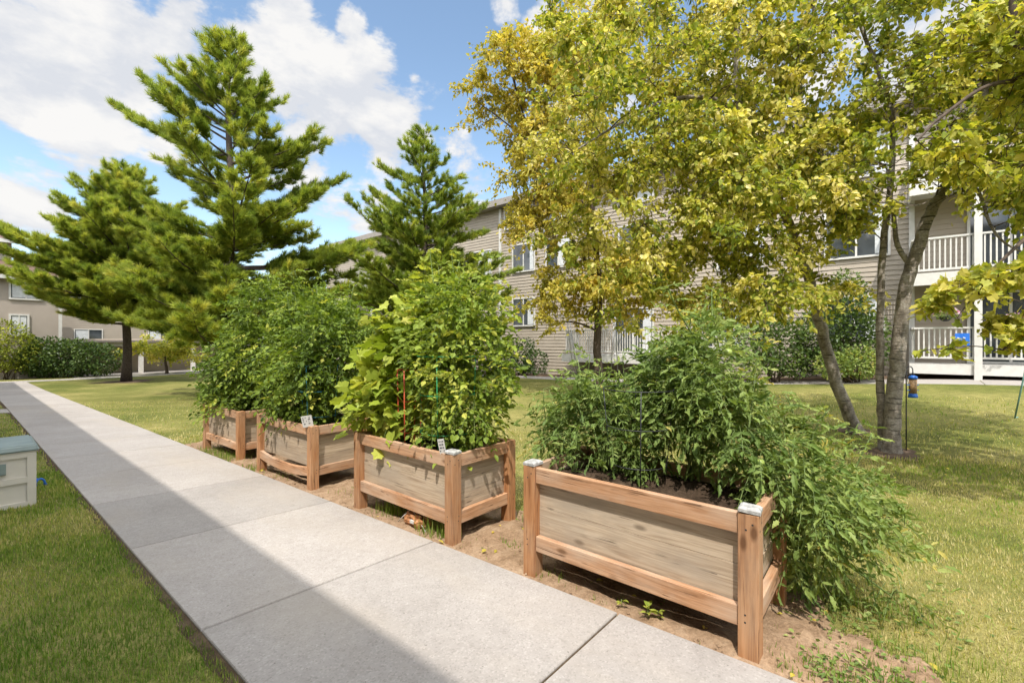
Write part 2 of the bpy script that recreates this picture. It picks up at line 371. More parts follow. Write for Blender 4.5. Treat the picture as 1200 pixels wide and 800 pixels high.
b = MB(); ys = np.arange(YB0, YB1, .03); us = np.linspace(0, 1, 36); xr = np.maximum(bed_right(ys), 2.36)
V = []; 
for y, x in zip(ys, xr):
    zq = TZ(np.array([2.325, x]), np.array([y, y]))
    for u in us:
        Zb = zq[0]*(1-u) + zq[1]*u
        xx = 2.325 + (x-2.325)*u; V.append((xx, y, Zb + .003 + min(1, 6*u, 6*(1-u))*(.010 + .010*math.sin(7*xx+5*y) + .006*math.sin(23*xx-17*y) + abs(random.gauss(0, .0055)))))
ny = len(us); F = [[i*ny+j, (i+1)*ny+j, (i+1)*ny+j+1, i*ny+j+1] for i in range(len(ys)-1) for j in range(ny-1)]
b.add(V, F); tag(b.build('soil_bed', M['sand'], smooth=True), kind='structure')
b = MB(); OCT = np.array([(1,0,0),(-1,0,0),(0,1,0),(0,-1,0),(0,0,1),(0,0,-1)], float); OF = np.array([[0,2,4],[2,1,4],[1,3,4],[3,0,4],[2,0,5],[1,2,5],[3,1,5],[0,3,5]])
n = 1500; y = rng.uniform(YB0, YB1, n); x = 2.35 + rng.random(n)**1.3*(bed_right(y) - 2.33); k = x > 2.345; x, y = x[k], y[k]; n = len(x)
c = np.stack([x, y, TZ(x, y) + .014], 1); r = .004 + .011*rng.random(n)**3
Vc = c[:, None] + OCT[None]*r[:, None, None]*rng.uniform(.5, 1.2, (n, 6, 1)); b.add(Vc.reshape(-1, 3), (OF[None] + (np.arange(n)*6)[:, None, None]).reshape(-1, 3))
tag(b.build('soil_crumbs', M['sand']), 'crumbs of dry soil and small stones on the bare bed', 'soil crumbs', kind='stuff')
b = MB()
for (cx, cy, r) in ((8.85, .02, .42), (10.35, .55, .3), (5.9, 33.6, 1.3)):
    a = np.linspace(0, 2*math.pi, 40, endpoint=False); rr = r*(1+.18*np.sin(3*a+cx)+.1*np.sin(7*a))
    P = [(cx, cy, tz(cx, cy)+.03)] + [(cx+q*math.cos(t), cy+q*math.sin(t), tz(cx+q*math.cos(t), cy+q*math.sin(t))+.006) for q, t in zip(rr, a)]
    b.add(P, [[0, 1+i, 1+(i+1)%40] for i in range(40)])
tag(b.build('mulch_rings', M['mulch'], smooth=True), kind='structure')
# mulch along the building
b = MB(); V, F = sheet(np.linspace(18.22, 19.9, 5), np.arange(-8, 36, .6), .006); b.add(V, F); tag(b.build('foundation_bed', M['mulch'], smooth=True), kind='structure')

# ------------------------------------------------------------------ grass blades
def patch(x, y): return (np.sin(.9*x+1.3*y)+np.sin(1.9*x-1.1*y+1)+np.sin(3.7*x+2.9*y+2)*.7+np.sin(7.3*x-6.1*y)*.5+np.sin(.35*x-.5*y+.6)*1.2)/4.4
def grass():
    b = MB(); tot = 0
    regs = [(-1.5, .76, .5, 8, 9500), (-1.5, .76, 8, 17.5, 1500), (2.34, 9, -3.5, 3, 4200), (2.34, 7, 3, 10, 2600), (9, 15, -4.5, 6, 700), (2.34, 6, 10, 20, 500)]
    for (x0, x1, y0, y1, den) in regs:
        n = int((x1-x0)*(y1-y0)*den); x = rng.uniform(x0, x1, n); y = rng.uniform(y0, y1, n)
        d = x*FW[0]+y*FW[1]; l = x*RT[0]+y*RT[1]; dist = np.hypot(d, l)
        keep = (d > .6) & (np.abs(l/np.maximum(d, .1)) < 1.32) & (rng.random(n) < np.clip(3.2/dist, .12, 1)**1.3)
        inbed = (x > 2.3) & (x < bed_right(y) + .10*rng.normal(size=n)) & (y > YB0) & (y < YB1)
        sparse = (rng.random(n) < .02 + .10*(patch(x*3+5, y*3) > .32))
        keep &= ~inbed | sparse
        keep &= ~((x > -.8) & (x < .40) & (y > 6.33) & (y < 7.0))
        keep &= (np.hypot(x-8.85, y) > .34) & (np.hypot(x-10.35, y-.55) > .25)
        keep &= ~((y > 17.55) & (x < .8))
        x, y, dist, inbed = x[keep], y[keep], dist[keep], inbed[keep]; n = len(x)
        z = TZ(x, y) - .004
        h = (.020 + .024*rng.random(n)) * (1 + .35*patch(x*2, y*2)) * np.clip(dist/6, 1, 1.5)
        w = (.0028 + .002*rng.random(n)) * np.clip(dist/3, 1, 3.5)
        az = rng.uniform(0, 2*math.pi, n); lean = rng.uniform(.1, 1.5, n)
        A = np.stack([np.cos(az)*lean, np.sin(az)*lean, np.ones(n)], 1); N = -np.stack([np.cos(az), np.sin(az), -lean], 1)
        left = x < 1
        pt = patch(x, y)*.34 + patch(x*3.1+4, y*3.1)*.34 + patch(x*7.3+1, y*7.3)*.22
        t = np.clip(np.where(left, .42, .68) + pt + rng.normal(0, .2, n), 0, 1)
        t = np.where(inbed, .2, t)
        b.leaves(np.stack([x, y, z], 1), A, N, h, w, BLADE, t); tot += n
    o = b.build('grass', M['blade']); tag(o, 'short patchy lawn grass with dry straw coloured spots', 'grass', kind='stuff'); print('blades', tot)
grass()
def tuftgrass():
    b = MB()
    for (cx, cy, r, n, hh) in ((2.52, 3.55, .10, 160, .13), (2.44, 2.86, .08, 120, .16), (2.47, 2.72, .06, 60, .12), (2.42, 6.3, .14, 160, .07), (2.45, 7.3, .2, 260, .10), (2.40, 7.9, .2, 220, .10), (2.5, 5.6, .1, 60, .07), (2.55, 4.45, .1, 40, .06),
                               (2.48, .25, .10, 160, .06), (2.62, .05, .12, 200, .06), (2.9, -.1, .16, 200, .06), (3.3, .1, .16, 160, .08), (3.2, 2.15, .16, 90, .08), (3.35, 2.4, .12, 60, .08), (2.43, 1.7, .05, 30, .06), (2.7, 2.25, .05, 30, .05)):
        x = cx + rng.normal(0, r, n)*.6; y = cy + rng.normal(0, r, n); x = np.maximum(x, 2.345)
        az = rng.uniform(0, 2*math.pi, n); lean = rng.uniform(.05, .8, n)
        b.leaves(np.stack([x, y, TZ(x, y)], 1), np.stack([np.cos(az)*lean, np.sin(az)*lean, np.ones(n)], 1), -np.stack([np.cos(az), np.sin(az), -lean], 1),
                 hh*rng.uniform(.5, 1.1, n), .0055, BLADE, np.clip(rng.normal(.25, .15, n), 0, 1))
    tag(b.build('grass_tufts', M['blade']), 'long green grass tufts growing along the soil under the planters', 'grass', kind='stuff')
    b = MB(); n = 900
    cx = rng.choice(6, n); C = np.array([(3.22, .25), (2.52, .18), (3.45, -.05), (3.3, .45), (2.62, .0), (3.35, 2.3)])
    sp = np.array([.16, .10, .2, .16, .14, .14])
    x = C[cx, 0] + rng.normal(0, 1, n)*sp[cx]; y = C[cx, 1] + rng.normal(0, 1, n)*sp[cx]; k = x > 2.37; x, y = x[k], y[k]; n = len(x)
    N = rdir(n)*.6 + np.array([0, 0, 1.0]); A = rdir(n); A[:, 2] = np.abs(A[:, 2])*.4
    b.leaves(np.stack([x, y, TZ(x, y) + rng.uniform(.0, .05, n)], 1), A, N, rng.uniform(.014, .045, n), rng.uniform(.010, .024, n), OVAL, np.clip(rng.normal(.5, .2, n), 0, 1))
    tag(b.build('low_weeds', M['tomato']), 'low leafy weeds spreading over the sandy soil at the near planter', 'weeds', kind='stuff')
tuftgrass()
def fallen():
    b = MB(); n = 260; x = np.r_[rng.uniform(1.9, 3.4, 90), rng.uniform(7, 12, 170)]; y = np.r_[rng.uniform(-.3, 8, 90), rng.uniform(-3, 3, 170)]
    onpath = x < 2.33; z = TZ(x, y) + np.where(onpath, .021, .03); A = rdir(n); A[:, 2] *= .15; N = rdir(n)*.3 + np.array([0, 0, 1.0]); sz = rng.uniform(.025, .055, n)
    k = ~onpath | (rng.random(n) < .04); b.leaves(np.stack([x, y, z], 1)[k], A[k], N[k], sz[k], sz[k]*.6, OVAL, rng.uniform(.5, 1, n)[k])
    tag(b.build('fallen_leaves', M['goldleaf']), 'scattered dry fallen leaves on the soil and lawn', 'leaves', kind='stuff')
fallen()

# ------------------------------------------------------------------ planters
_beams = {}
def beam(name, size, mat, parent, loc, rot=(0, 0, 0), bev=.004, sag=0, label=None):
    key = (size, mat.name, bev, sag, name)
    if key not in _beams:
        bm = bmesh.new(); bmesh.ops.create_cube(bm, size=1); bmesh.ops.scale(bm, vec=size, verts=bm.verts)
        bmesh.ops.bevel(bm, geom=list(bm.edges), offset=bev, segments=2, affect='EDGES', profile=.6)
        if sag:
            es = [e for e in bm.edges if abs((e.verts[0].co - e.verts[1].co).x) > size[0]*.5]
            bmesh.ops.subdivide_edges(bm, edges=es, cuts=14)
            for v in bm.verts: v.co.z -= sag*(1 - (2*v.co.x/size[0])**2)
        me = bpy.data.meshes.new(name)
        if name == 'post':
            for fx in (size[0]/2-.045, size[0]/2-.075, -size[0]/2+.10+.20, -size[0]/2+.10+.235):
                for k in range(4):
                    Mx = Matrix.Rotation(k*math.pi/2, 4, 'X') @ Matrix.Translation((fx, random.uniform(-.022, .022), size[2]/2+.0008))
                    r = bmesh.ops.create_circle(bm, cap_ends=True, segments=10, radius=.0048, matrix=Mx)
                    for f in {f for v in r['verts'] for f in v.link_faces}: f.material_index = 1
        bm.to_mesh(me); bm.free(); me.materials.append(mat); me.materials.append(M['dark'])
        a = me.attributes.new('tint', 'FLOAT', 'POINT'); a.data.foreach_set('value', np.full(len(me.vertices), .6, np.float32))
        _beams[key] = me
    o = bpy.data.objects.new(name, _beams[key]); COL.objects.link(o); o.parent = parent; o.location = loc; o.rotation_euler = rot
    return o
PL, PW, PH, PS = 1.40, .75, .715, .092     # length (Y), depth (X), height, post section
def panel(parent, L, loc, rz, n=3):
    b = MB(); z0, z1 = .25, .635; hgt = (z1 - z0)/n
    for i in range(n):
        bz = z0 + hgt*i; e = .003; jit = rng.uniform(-.002, .002)
        V = []
        for (y, ins) in ((-.011+jit, 0), (.011, 0)):
            V += [(-L/2, y, bz+e), (L/2, y, bz+e), (L/2, y, bz+hgt-e), (-L/2, y, bz+hgt-e)]
        V[0] = (-L/2, V[0][1]+.004, bz+e*.3); V[1] = (L/2, V[1][1]+.004, bz+e*.3)
        V[3] = (-L/2, V[3][1]+.002, bz+hgt-e*.3); V[2] = (L/2, V[2][1]+.002, bz+hgt-e*.3)
        b.add(V, [[0,1,2,3],[4,7,6,5],[0,4,5,1],[3,2,6,7],[0,3,7,4],[1,5,6,2]], float([.25, .75, .5][i % 3] + rng.uniform(-.2, .2)))
    b.box((-L/2, .012, z0), (L/2, .02, z1), .2)
    o = b.build('side_panel', M['board'], parent); o.location = loc; o.rotation_euler = (0, 0, rz); return o
def soil_mesh(parent):
    b = MB(); nx, ny = 16, 26; xs = np.linspace(.088, PW-.088, nx); ys = np.linspace(.088, PL-.088, ny)
    X, Y = np.meshgrid(xs, ys, indexing='ij'); Z = .615 + .02*np.sin(9*X+4*Y) + rng.normal(0, .007, X.shape)
    i, j = np.meshgrid(np.arange(nx-1), np.arange(ny-1), indexing='ij'); a = (i*ny+j).ravel()
    b.add(np.stack([X, Y, Z], -1).reshape(-1, 3), np.stack([a, a+ny, a+ny+1, a+1], 1)); return b.build('soil', M['soil'], parent, True)
GP = 'raised wooden planters along the walk'
def make_planter(label, x, y):
    t = thing('wooden_planter', (x, y, tz(x+.1, y+.7)), label, 'planter', group=GP)
    h = PS/2
    for (px, py) in ((h, h), (h, PL-h), (PW-h, h), (PW-h, PL-h)):
        beam('post', (PH+.10, PS, PS), M['cedar'], t, (px, py, (PH-.10)/2), (0, -math.pi/2, 0))
    Li = PL - 2*PS - .004; Wi = PW - 2*PS - .004; rt = .04
    for (nm, zc) in (('top_rail', PH-.055), ('bottom_rail', .215)):
        for px in (.012+rt/2, PW-.012-rt/2): beam(nm, (Li, rt, .098), M['rail'], t, (px, PL/2, zc), (0, 0, math.pi/2))
        for py in (.012+rt/2, PL-.012-rt/2): beam(nm, (Wi, rt, .098), M['rail'], t, (PW/2, py, zc), (0, 0, 0))
    panel(t, Li+.02, (.068, PL/2, 0), -math.pi/2, 2); panel(t, Li+.02, (PW-.068, PL/2, 0), math.pi/2, 2)
    panel(t, Wi+.02, (PW/2, .068, 0), 0, 3); panel(t, Wi+.02, (PW/2, PL-.068, 0), math.pi, 3)
    soil_mesh(t); return t
PX = 2.37; PYS = (.47, 2.565, 4.82, 6.95)
LAB = ['nearest wooden planter, with grey capped posts and drooping tomato plants', 'second nearest wooden planter, holding the yellow green vine and red cage',
       'third wooden planter along the walk, with bowed lower rail and square white tag', 'farthest wooden planter along the walk, front overhung by leaves']
planters = [make_planter(LAB[0], PX, PYS[0])]
for i in (1, 2, 3):
    c = copy_tree(planters[0]); c['label'] = LAB[i]; c.location = (PX + (.0, .01, .03, .06)[i], PYS[i], tz(PX+.1, PYS[i]+.7)); c.rotation_euler = (0, 0, R_((0, -.6, .5, .8)[i])); planters.append(c)
# the third planter's front lower rail has bowed
old = [o for o in planters[2].children if o.name.startswith('bottom_rail') and abs(o.location.x - .032) < .01][0]
beam('bottom_rail', (PL-2*PS-.004, .04, .0981), M['rail'], planters[2], (.022, PL/2, .215), (0, 0, math.pi/2), sag=.045, label=None)['label'] = 'bowed lower front rail'
bpy.data.objects.remove(old)
def postcap(planter, px, py, rz, tilt):
    bm = bmesh.new(); bmesh.ops.create_cube(bm, size=1); bmesh.ops.scale(bm, vec=(.097, .097, .018), verts=bm.verts)
    top = [f for f in bm.faces if f.normal.z > .9]; r = bmesh.ops.inset_region(bm, faces=top, thickness=.02)
    for v in [f for f in bm.faces if f.normal.z > .9 and f.calc_area() < .006][0].verts: v.co.z += .010
    bmesh.ops.bevel(bm, geom=list(bm.edges), offset=.002, segments=1, affect='EDGES')
    me = bpy.data.meshes.new('post_cap'); bm.to_mesh(me); bm.free(); me.materials.append(M['cap'])
    o = bpy.data.objects.new('post_cap', me); COL.objects.link(o); o.parent = planter; o.location = (px, py, PH+.012); o.rotation_euler = (tilt, tilt*.6, rz)
postcap(planters[0], PS/2, PS/2, .1, .06); postcap(planters[0], PS/2, PL-PS/2, -.08, -.05); postcap(planters[1], PS/2, PS/2, .15, .05)

# ------------------------------------------------------------------ plants
def compound(b, sb, P, A, L, ll, lw, tmpl, tint, pairs=3, droop=.45, stems=True):
    """compound leaves: leaflets set in pairs along a drooping stalk"""
    n = len(P); A = A/np.linalg.norm(A, axis=1)[:, None]
    up = np.array([0, 0, 1.0]) + rng.normal(0, .35, (n, 3)); S = np.cross(A, up); S /= np.linalg.norm(S, axis=1)[:, None]; N = np.cross(S, A)
    def pt(t): return P + A*(L*t)[:, None] - np.array([0, 0, 1.0])*(droop*L*t*t)[:, None]
    for j in range(pairs):
        tt = np.full(n, .35 + .5*j/max(1, pairs-1)) + rng.normal(0, .03, n); B = pt(tt)
        for sgn in (-1, 1):
            D = A*.55 + S*sgn*.85 - np.array([0, 0, 1])*(-.05+.5*rng.random(n))[:, None] + rng.normal(0, .32, (n, 3))
            sc = rng.uniform(.6, 1.1, n)*(1.0 - .12*j)
            b.leaves(B, D, N + rng.normal(0, .4, (n, 3)), ll*sc, lw*sc, tmpl, np.clip(tint + rng.normal(0, .09, n), 0, 1))
    B = pt(np.ones(n)); D = A - np.array([0, 0, 1])*(.15+.6*rng.random(n))[:, None] + rng.normal(0, .3, (n, 3))
    b.leaves(B, D, N + rng.normal(0, .35, (n, 3)), ll*rng.uniform(.9, 1.3, n), lw*rng.uniform(.9, 1.25, n), tmpl, np.clip(tint + rng.normal(0, .09, n), 0, 1))
    if stems:
        t = np.array([0, .35, .7, 1.0])
        pts = [pt(np.full(n, q)) for q in t]; w = .0022
        for k in range(3):
            a0, a1 = pts[k], pts[k+1]; s = S*w
            V = np.stack([a0 - s, a0 + s, a1 + s*.8, a1 - s*.8, a0 + N*w*1.5, a1 + N*w*1.2], 1).reshape(-1, 3)
            f = np.array([[0,1,2,3],[1,4,5,2],[4,0,3,5]]); F = (f[None] + (np.arange(n)*6)[:, None, None]).reshape(-1, 4); sb.add(V, F)
def lobe_points(lobes, n, fill=.55):
    w = np.array([l[1][0]*l[1][1]*l[1][2]*(l[2] if len(l) > 2 else 1) for l in lobes]); k = rng.choice(len(lobes), n, p=w/w.sum())
    C = np.array([l[0] for l in lobes])[k]; Rr = np.array([l[1] for l in lobes])[k]
    D = rdir(n); r = rng.random(n)**(fill)
    return C + D*Rr*r[:, None], D, r
def lumpy(P, s=6.0): return np.sin(P[:, 0]*s+1)*np.sin(P[:, 1]*s*1.1+2)*np.sin(P[:, 2]*s*.9+.5)
def plant(name, label, cat, root, lobes, n, L, ll, lw, tmpl, mat, tmean=.5, group=None, pairs=3, droop=.45, nstem=6, tsd=.16, shoots=9, fruit=0):
    t = thing(name, root, label, cat, group=group); root = np.array(root)
    b = MB(); sb = MB()
    P, D, r = lobe_points(lobes, int(n*1.5), .45)
    # leave holes between leaf clumps
    k = (lumpy(P, 7) + .35*rng.normal(size=len(P))) > -.28; P, D, r = P[k][:n], D[k][:n], r[k][:n]; n = len(P)
    zmin = TZ(P[:, 0], P[:, 1]) + .02; P[:, 2] = np.maximum(P[:, 2], zmin)
    A = D*np.array([1, 1, .7]) + rng.normal(0, .5, (n, 3)) + np.array([0, 0, .28])
    tint = np.clip(tmean + rng.normal(0, tsd, n) + .25*lumpy(P, 4) , 0, 1)
    tint = np.where(rng.random(n) < .02, 1.0, tint)
    compound(b, sb, P - root, A, L*rng.uniform(.65, 1.25, n), ll, lw, tmpl, tint, pairs, droop)
    for i in range(nstem):
        c = lobes[i % len(lobes)]; e = np.array(c[0]) + rdir(1)[0]*np.array(c[1])*.75
        a = root + np.array([rng.uniform(-.06, .06), rng.uniform(-.06, .06), 0])
        m = (a+e)/2 + np.array([0, 0, .12]) + rng.normal(0, .05, 3)
        tt = np.linspace(0, 1, 9)[:, None]; pts = (1-tt)**2*a + 2*tt*(1-tt)*m + tt**2*e
        sb.tube(pts - root, np.linspace(.010, .004, 9), 5)
    # young shoots standing out of the top
    tops = [l for l in lobes if l[0][2] + l[1][2] > max(q[0][2]+q[1][2] for q in lobes) - .45]
    for i in range(shoots):
        c = tops[i % len(tops)]; a = np.array(c[0]) + rng.uniform(-.6, .6, 3)*np.array(c[1]); a[2] = c[0][2] + c[1][2]*.45
        hh = c[1][2]*.55 + rng.uniform(.08, .26); e = a + np.array([rng.normal(0, .09), rng.normal(0, .09), hh]); Q = bez(a, (a+e)/2 + rng.normal(0, .03, 3), e, 7)
        sb.tube(Q - root, np.linspace(.006, .003, 7), 4); k = 7; u = np.linspace(.35, 1, k); i0 = np.clip((u*6).astype(int), 0, 5); p = Q[i0] + (Q[i0+1]-Q[i0])*(u*6-i0)[:, None]
        az = rng.uniform(0, 6.28) + 2.4*np.arange(k); Ad = np.stack([np.cos(az), np.sin(az), .55+0*az], 1)
        compound(b, sb, p - root, Ad, L*rng.uniform(.5, .9, k), ll*.8, lw*.8, tmpl, np.clip(tmean + .2 + rng.normal(0, .1, k), 0, .93), pairs, droop)
    b.build('foliage', mat, t); sb.build('stem', M['stem'], t, True)
    for i in range(fruit):
        c = lobes[i % len(lobes)]; d_ = rdir(1)[0]; d_[2] *= .5; 
        if d_ @ FW > 0: d_ = d_ - 2*(d_ @ FW)*FW
        p = np.array(c[0]) + d_*np.array(c[1])*.95 - root; r = rng.uniform(.018, .028)
        bm = bmesh.new(); bmesh.ops.create_uvsphere(bm, u_segments=14, v_segments=9, radius=r)
        for v in bm.verts: v.co.z *= .85
        for f in bm.faces: f.smooth = True
        me = bpy.data.meshes.new('tomato'); bm.to_mesh(me); bm.free(); me.materials.append(M['fruit']); o = bpy.data.objects.new('tomato', me); COL.objects.link(o); o.parent = t; o.location = tuple(p)
    return t
def soilz(i): return planters[i].location.z + .61
def V3(x, y, z): return np.array([x, y, z])
GT = 'tomato plants in the planters'
# planter 1
z = soilz(0)
plant('tomato_plant', 'bushy tomato plant at the left end of the nearest planter', 'plant', (2.84, 1.52, z),
      [((2.84, 1.60, .72), (.24, .28, .36)), ((2.92, 1.78, .88), (.24, .26, .24)), ((2.98, 1.38, .82), (.24, .24, .32)), ((2.85, 1.98, .66), (.14, .16, .18), .6)], 620, .17, .058, .027, LOBED, M['tomato'], .46, GT, fruit=2)
plant('tomato_plant', 'tallest tomato plant, leaning over the middle of the nearest planter', 'plant', (2.98, 1.0, z),
      [((3.08, 1.04, 1.00), (.28, .28, .36)), ((3.10, .90, 1.28), (.26, .24, .25)), ((3.02, .74, .92), (.22, .20, .26)), ((3.2, 1.2, 1.15), (.22, .22, .25))], 850, .18, .060, .028, LOBED, M['tomato'], .52, GT, fruit=5)
plant('tomato_plant', 'sprawling tomato plant spilling over the right end of the nearest planter to the lawn', 'plant', (2.86, .66, z),
      [((2.98, .54, .78), (.24, .20, .22)), ((3.06, .36, .60), (.26, .20, .24)), ((3.28, .22, .42), (.26, .20, .26)), ((3.32, .48, .28), (.24, .22, .32)), ((3.30, .02, .24), (.18, .14, .24), .9), ((3.34, -.03, .06), (.10, .09, .14), .6), ((3.04, .44, .25), (.12, .08, .26), .7)],
      760, .18, .060, .027, LOBED, M['tomato'], .56, GT, droop=.55, fruit=3)
# planter 2
z = soilz(1)
plant('tomato_plant', 'tall tomato plant filling the right half of the second planter', 'plant', (2.78, 3.0, z),
      [((2.84, 2.98, .82), (.36, .38, .42)), ((2.85, 2.98, 1.25), (.42, .44, .42)), ((2.9, 3.02, 1.66), (.40, .40, .34)), ((2.75, 2.72, 1.02), (.26, .24, .36)), ((2.95, 3.35, 1.45), (.34, .34, .45))],
      1500, .19, .062, .040, OVAL, M['tomatoyellow'], .60, GT, shoots=14)
plant('climbing_vine', 'yellow green climbing vine with big lobed leaves on the red cage', 'plant', (2.66, 3.62, z),
      [((2.72, 3.62, .80), (.26, .30, .38)), ((2.70, 3.74, 1.12), (.26, .32, .36)), ((2.76, 3.60, 1.42), (.20, .24, .28)), ((2.55, 3.95, .85), (.20, .18, .32)), ((2.75, 3.42, 1.62), (.14, .16, .2))],
      400, .14, .105, .10, PALM, M['vine'], .52, None, 1, .3, 5, .2, 6)
# planter 3
z = soilz(2)
plant('tomato_plant', 'dense dark leaved tomato plant behind the square white tag in the third planter', 'plant', (2.8, 5.3, z),
      [((2.80, 5.32, .74), (.32, .42, .32)), ((2.8, 5.25, 1.12), (.46, .50, .42)), ((2.9, 5.2, 1.52), (.46, .50, .38)), ((2.75, 5.75, .75), (.36, .30, .45))], 1500, .20, .062, .040, OVAL, M['tomatoyellow'], .36, GT)
plant('tomato_plant', 'tomato plant at the far left end of the third planter, reaching above its neighbour', 'plant', (2.8, 5.95, z),
      [((2.78, 5.9, .85), (.42, .36, .46)), ((2.85, 5.95, 1.35), (.48, .42, .46)), ((3.0, 5.85, 1.78), (.42, .42, .32))], 1150, .20, .062, .040, OVAL, M['tomatoyellow'], .42, GT)
z = soilz(3)
plant('tomato_plant', 'tomato plant at the near end of the farthest planter, highest of that row', 'plant', (2.85, 7.3, z),
      [((2.9, 7.3, .75), (.36, .40, .36)), ((2.9, 7.3, 1.25), (.52, .48, .50)), ((2.95, 7.35, 1.85), (.48, .46, .36))], 1150, .21, .066, .042, OVAL, M['tomatoyellow'], .42, GT)
plant('tomato_plant', 'low tomato plant hanging over the far end of the farthest planter', 'plant', (2.85, 8.0, z),
      [((2.82, 7.95, .60), (.40, .46, .30)), ((2.75, 8.35, .48), (.34, .30, .24)), ((2.8, 7.9, 1.0), (.48, .44, .50)), ((2.52, 7.8, .50), (.16, .45, .14))], 1150, .21, .066, .042, OVAL, M['tomatoyellow'], .36, GT)
# tomato cages
def cage(label, x, y, z, r0, r1, h, mat, rings=3, legs=4, wr=.0035, sq=False):
    t = thing('tomato_cage', (x, y, z), label, 'plant cage')
    for i in range(legs):
        a = 2*math.pi*i/legs + .5; b = MB(); b.tube([(r0*math.cos(a), r0*math.sin(a), -.05), (r1*math.cos(a), r1*math.sin(a), h)], wr, 6); b.build('leg', mat, t, True)
    for k in range(rings):
        f = (k+.6)/(rings-.4) if rings > 1 else 1; f = min(f, 1); r = r0+(r1-r0)*f; n = legs if sq else 28
        a = np.linspace(0, 2*math.pi, n+1) + .5; b = MB(); b.tube(np.stack([r*np.cos(a), r*np.sin(a), np.full(n+1, h*f)], 1), wr*.85, 5); b.build('ring', mat, t, True)
cage('red square wire plant cage inside the yellow green vine', 2.575, 3.34, soilz(1), .10, .12, .72, M['redwire'], 3, 4, .006, True)
cage('green wire tomato cage around the tall plant in the second planter', 2.70, 2.98, soilz(1), .22, .26, .85, M['greenwire'], 3, 4, .004)
cage('teal wire tomato cage in the third planter', 2.66, 5.15, soilz(2), .20, .24, .75, M['tealwire'], 3, 4, .004)
cage('dark wire tomato cage in the middle of the nearest planter', 2.78, 1.25, soilz(0), .16, .22, .62, M['dark'], 3, 4, .0035)
# tags
def plant_tag(label, x, y, z, rz, tilt, w, h, rows):
    t = thing('plant_tag', (x, y, z), label, 'tag', rz)
    Mx = Matrix.Rotation(tilt, 4, 'Y') @ Matrix.Rotation(R_(8), 4, 'X')
    b = MB(); b.box((-w/2, -.002, -.01), (w/2, .002, h), None, Mx); b.build('card', M['white'], t)
    b = MB()
    for (r, segs) in rows:
        for (u0, u1) in segs: b.box((w*(u0-.5), -.0045, h*r), (w*(u1-.5), -.0025, h*(r+.07)), None, Mx)
    b.build('writing', M['ink'], t)
plant_tag('narrow white tag with lines of writing on the second planter corner', PX+.035, PYS[1]+.135, soilz(1)+.10, R_(-60), R_(-8), .052, .115,
          [(.8, [(.15, .3), (.45, .6), (.68, .85)]), (.58, [(.18, .42), (.5, .8)]), (.36, [(.15, .5), (.6, .82)]), (.14, [(.12, .25), (.7, .85)])])
plant_tag('square white tag with dark marks on the third planter corner', PX+.03, PYS[2]+.06, soilz(2)+.11, R_(-48), R_(-9), .115, .115,
          [(.78, [(.12, .2), (.35, .42), (.7, .8)]), (.62, [(.12, .22), (.62, .8)]), (.45, [(.12, .2), (.4, .46), (.64, .7)]), (.2, [(.15, .3), (.6, .75)])])

# seedling in front of the near planter
def seedling():
    p = (2.40, 1.02, tz(2.40, 1.02)); t = thing('weed_seedling', p, 'small green seedling sprouting between the walk and the nearest planter', 'seedling')
    b = MB(); sb = MB()
    for (dx, dy, h, n) in ((0, 0, .08, 9), (.01, .16, .05, 4), (.02, -.05, .06, 6)):
        sb = MB(); sb.tube([(dx, dy, 0), (dx, dy+.005, h)], .0025, 5); sb.build('stem', M['stem'], t, True)
        a = rng.uniform(0, 6.28, n); zz = rng.uniform(.3, 1, n)*h; A = np.stack([np.cos(a), np.sin(a), .5+0*a], 1)
        b.leaves(np.stack([dx+0*a, dy+0*a, zz], 1), A, np.tile([0, 0, 1.0], (n, 1)) - A*.3, rng.uniform(.03, .06, n), rng.uniform(.018, .028, n), OVAL, rng.uniform(.75, .95, n))
    b.build('foliage', M['tomatoyellow'], t)
seedling()
# crumpled bag under planter 2
def bag():
    p = (2.475, 3.10, tz(2.475, 3.10)+.012); t = thing('crumpled_bag', p, 'crumpled brown bag with pale bent wires under the second planter', 'bag')
    bm = bmesh.new(); bmesh.ops.create_icosphere(bm, subdivisions=4, radius=1)
    for v in bm.verts:
        c = v.co; k = 1 + .22*math.sin(9*c.x+3*c.z)*math.sin(7*c.y+1) + .12*abs(math.sin(15*c.z+8*c.x))
        v.co = Vector((c.x*.07*k, c.y*.13*k, .055 + c.z*.06*k))
    me = bpy.data.meshes.new('bag_body'); bm.to_mesh(me); bm.free(); me.materials.append(M['bag']); o = bpy.data.objects.new('bag_body', me); COL.objects.link(o); o.parent = t
    for (a, c) in (((-.06, .20, .0), (-.02, .06, .14)), ((-.02, .06, .14), (-.06, -.18, .01))):
        b = MB(); b.tube([a, c], .004, 5); b.build('wire', M['white'], t, True)
    b = MB(); b.box((-.085, -.05, .05), (-.07, .0, .075)); b.build('paper_scrap', M['white'], t)
bag()

